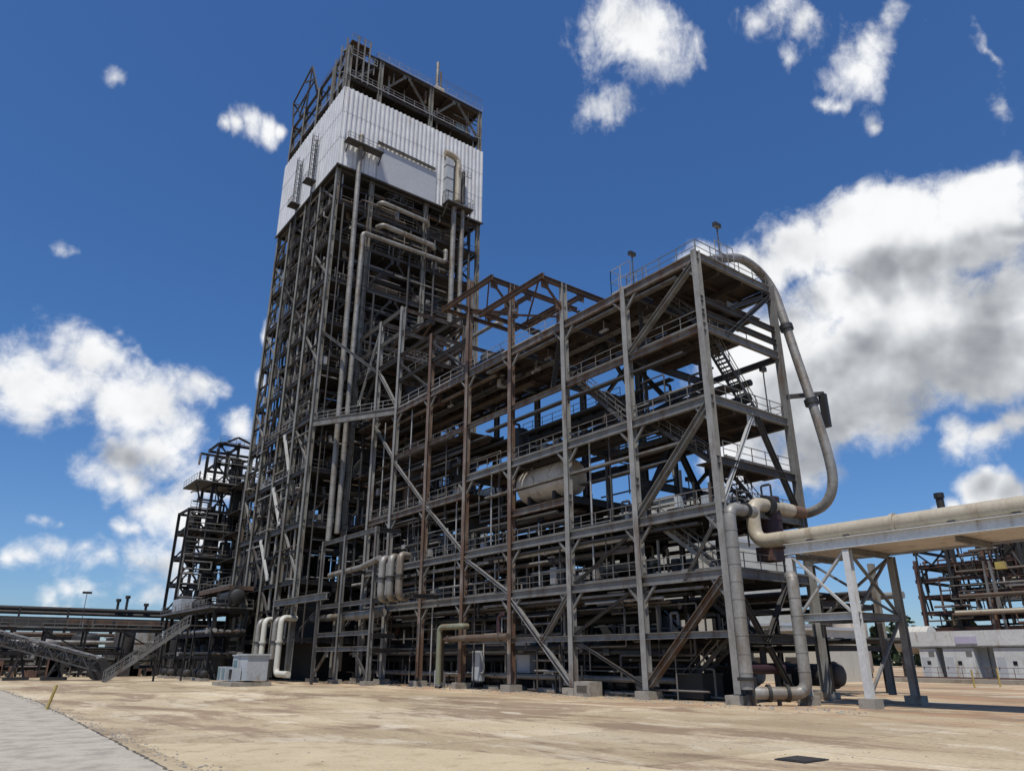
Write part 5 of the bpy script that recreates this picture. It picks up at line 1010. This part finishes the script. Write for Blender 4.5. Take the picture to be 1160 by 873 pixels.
def smooth_(x, a, b):
    m = N.new('ShaderNodeMapRange'); m.interpolation_type = 'SMOOTHSTEP'; m.inputs['From Min'].default_value = a; m.inputs['From Max'].default_value = b; L.new(x, m.inputs['Value']); return m.outputs[0]
alpha = smooth_(D0, .0, .8)
rel = math_(nt, 'ADD', math_(nt, 'MULTIPLY', math_(nt, 'SUBTRACT', L0, L1), .85), math_(nt, 'MULTIPLY', math_(nt, 'SUBTRACT', F0, F2), .10))
core = smooth_(math_(nt, 'ADD', B1, math_(nt, 'MULTIPLY', L1, 1.3)), .15, 1.35)
lit = math_(nt, 'ADD', math_(nt, 'SUBTRACT', .91, math_(nt, 'MULTIPLY', core, .50)), rel)
lit = smooth_(lit, .0, 1.04)
cr = N.new('ShaderNodeValToRGB'); e = cr.color_ramp.elements; e[0].color = (.25,.27,.30,1); e[1].color = (.93,.94,.95,1); e[0].position = 0; e[1].position = 1; e.new(.5).color = (.56,.58,.61,1); L.new(lit, cr.inputs[0])
cs = N.new('ShaderNodeMix'); cs.data_type = 'RGBA'; cs.blend_type = 'MULTIPLY'; cs.inputs['Factor'].default_value = 1; L.new(cr.outputs[0], cs.inputs['A'])
k = .95/.085; cs.inputs['B'].default_value = (k,k,k,1)
tint = N.new('ShaderNodeMix'); tint.data_type = 'RGBA'; tint.blend_type = 'MULTIPLY'; tint.inputs['Factor'].default_value = 1; L.new(sky.outputs[0], tint.inputs['A']); tr = N.new('ShaderNodeValToRGB'); te = tr.color_ramp.elements; te[0].position = 0; te[0].color = (.64,.80,1.06,1); te[1].position = 1; te[1].color = (.60,.95,1.38,1); te.new(.36).color = (.54,.89,1.24,1); L.new(math_(nt, 'MULTIPLY', el, 1/55), tr.inputs[0]); tint2 = vm(nt, 'MULTIPLY', tr.outputs[0], (1,1,1)); L.new(tint2.outputs[0], tint.inputs['B'])
mx = N.new('ShaderNodeMix'); mx.data_type = 'RGBA'; L.new(alpha, mx.inputs['Factor']); L.new(tint.outputs['Result'], mx.inputs['A']); L.new(cs.outputs['Result'], mx.inputs['B'])
L.new(mx.outputs['Result'], bg.inputs['Color'])
w.cycles.sampling_method = 'MANUAL'; w.cycles.sample_map_resolution = 512

sd = bpy.data.lights.new('sun', 'SUN'); sd.energy = 3.9; sd.angle = R(.53); sd.color = (1,.955,.89)
so = bpy.data.objects.new('sun', sd); COL.objects.link(so); so.rotation_euler = SUN.to_track_quat('Z', 'Y').to_euler(); so.location = SUN*200
cd = bpy.data.cameras.new('camera'); cam = bpy.data.objects.new('camera', cd); COL.objects.link(cam)
cd.sensor_width = 36; cd.lens = 818.97/1160*36; cd.clip_start = .1; cd.clip_end = 6000
cam.location = (-37.82,-28.01,2.5); cam.rotation_euler = (R(90+20.64), R(.18)*0, R(-37.27)); SC.camera = cam
SC.view_settings.view_transform = 'Standard'; SC.view_settings.look = 'None'; SC.view_settings.exposure = .12; SC.view_settings.gamma = 1
SC.render.engine = 'CYCLES'; SC.cycles.max_bounces = 5; SC.cycles.diffuse_bounces = 2; SC.cycles.glossy_bounces = 2; SC.cycles.use_denoising = True
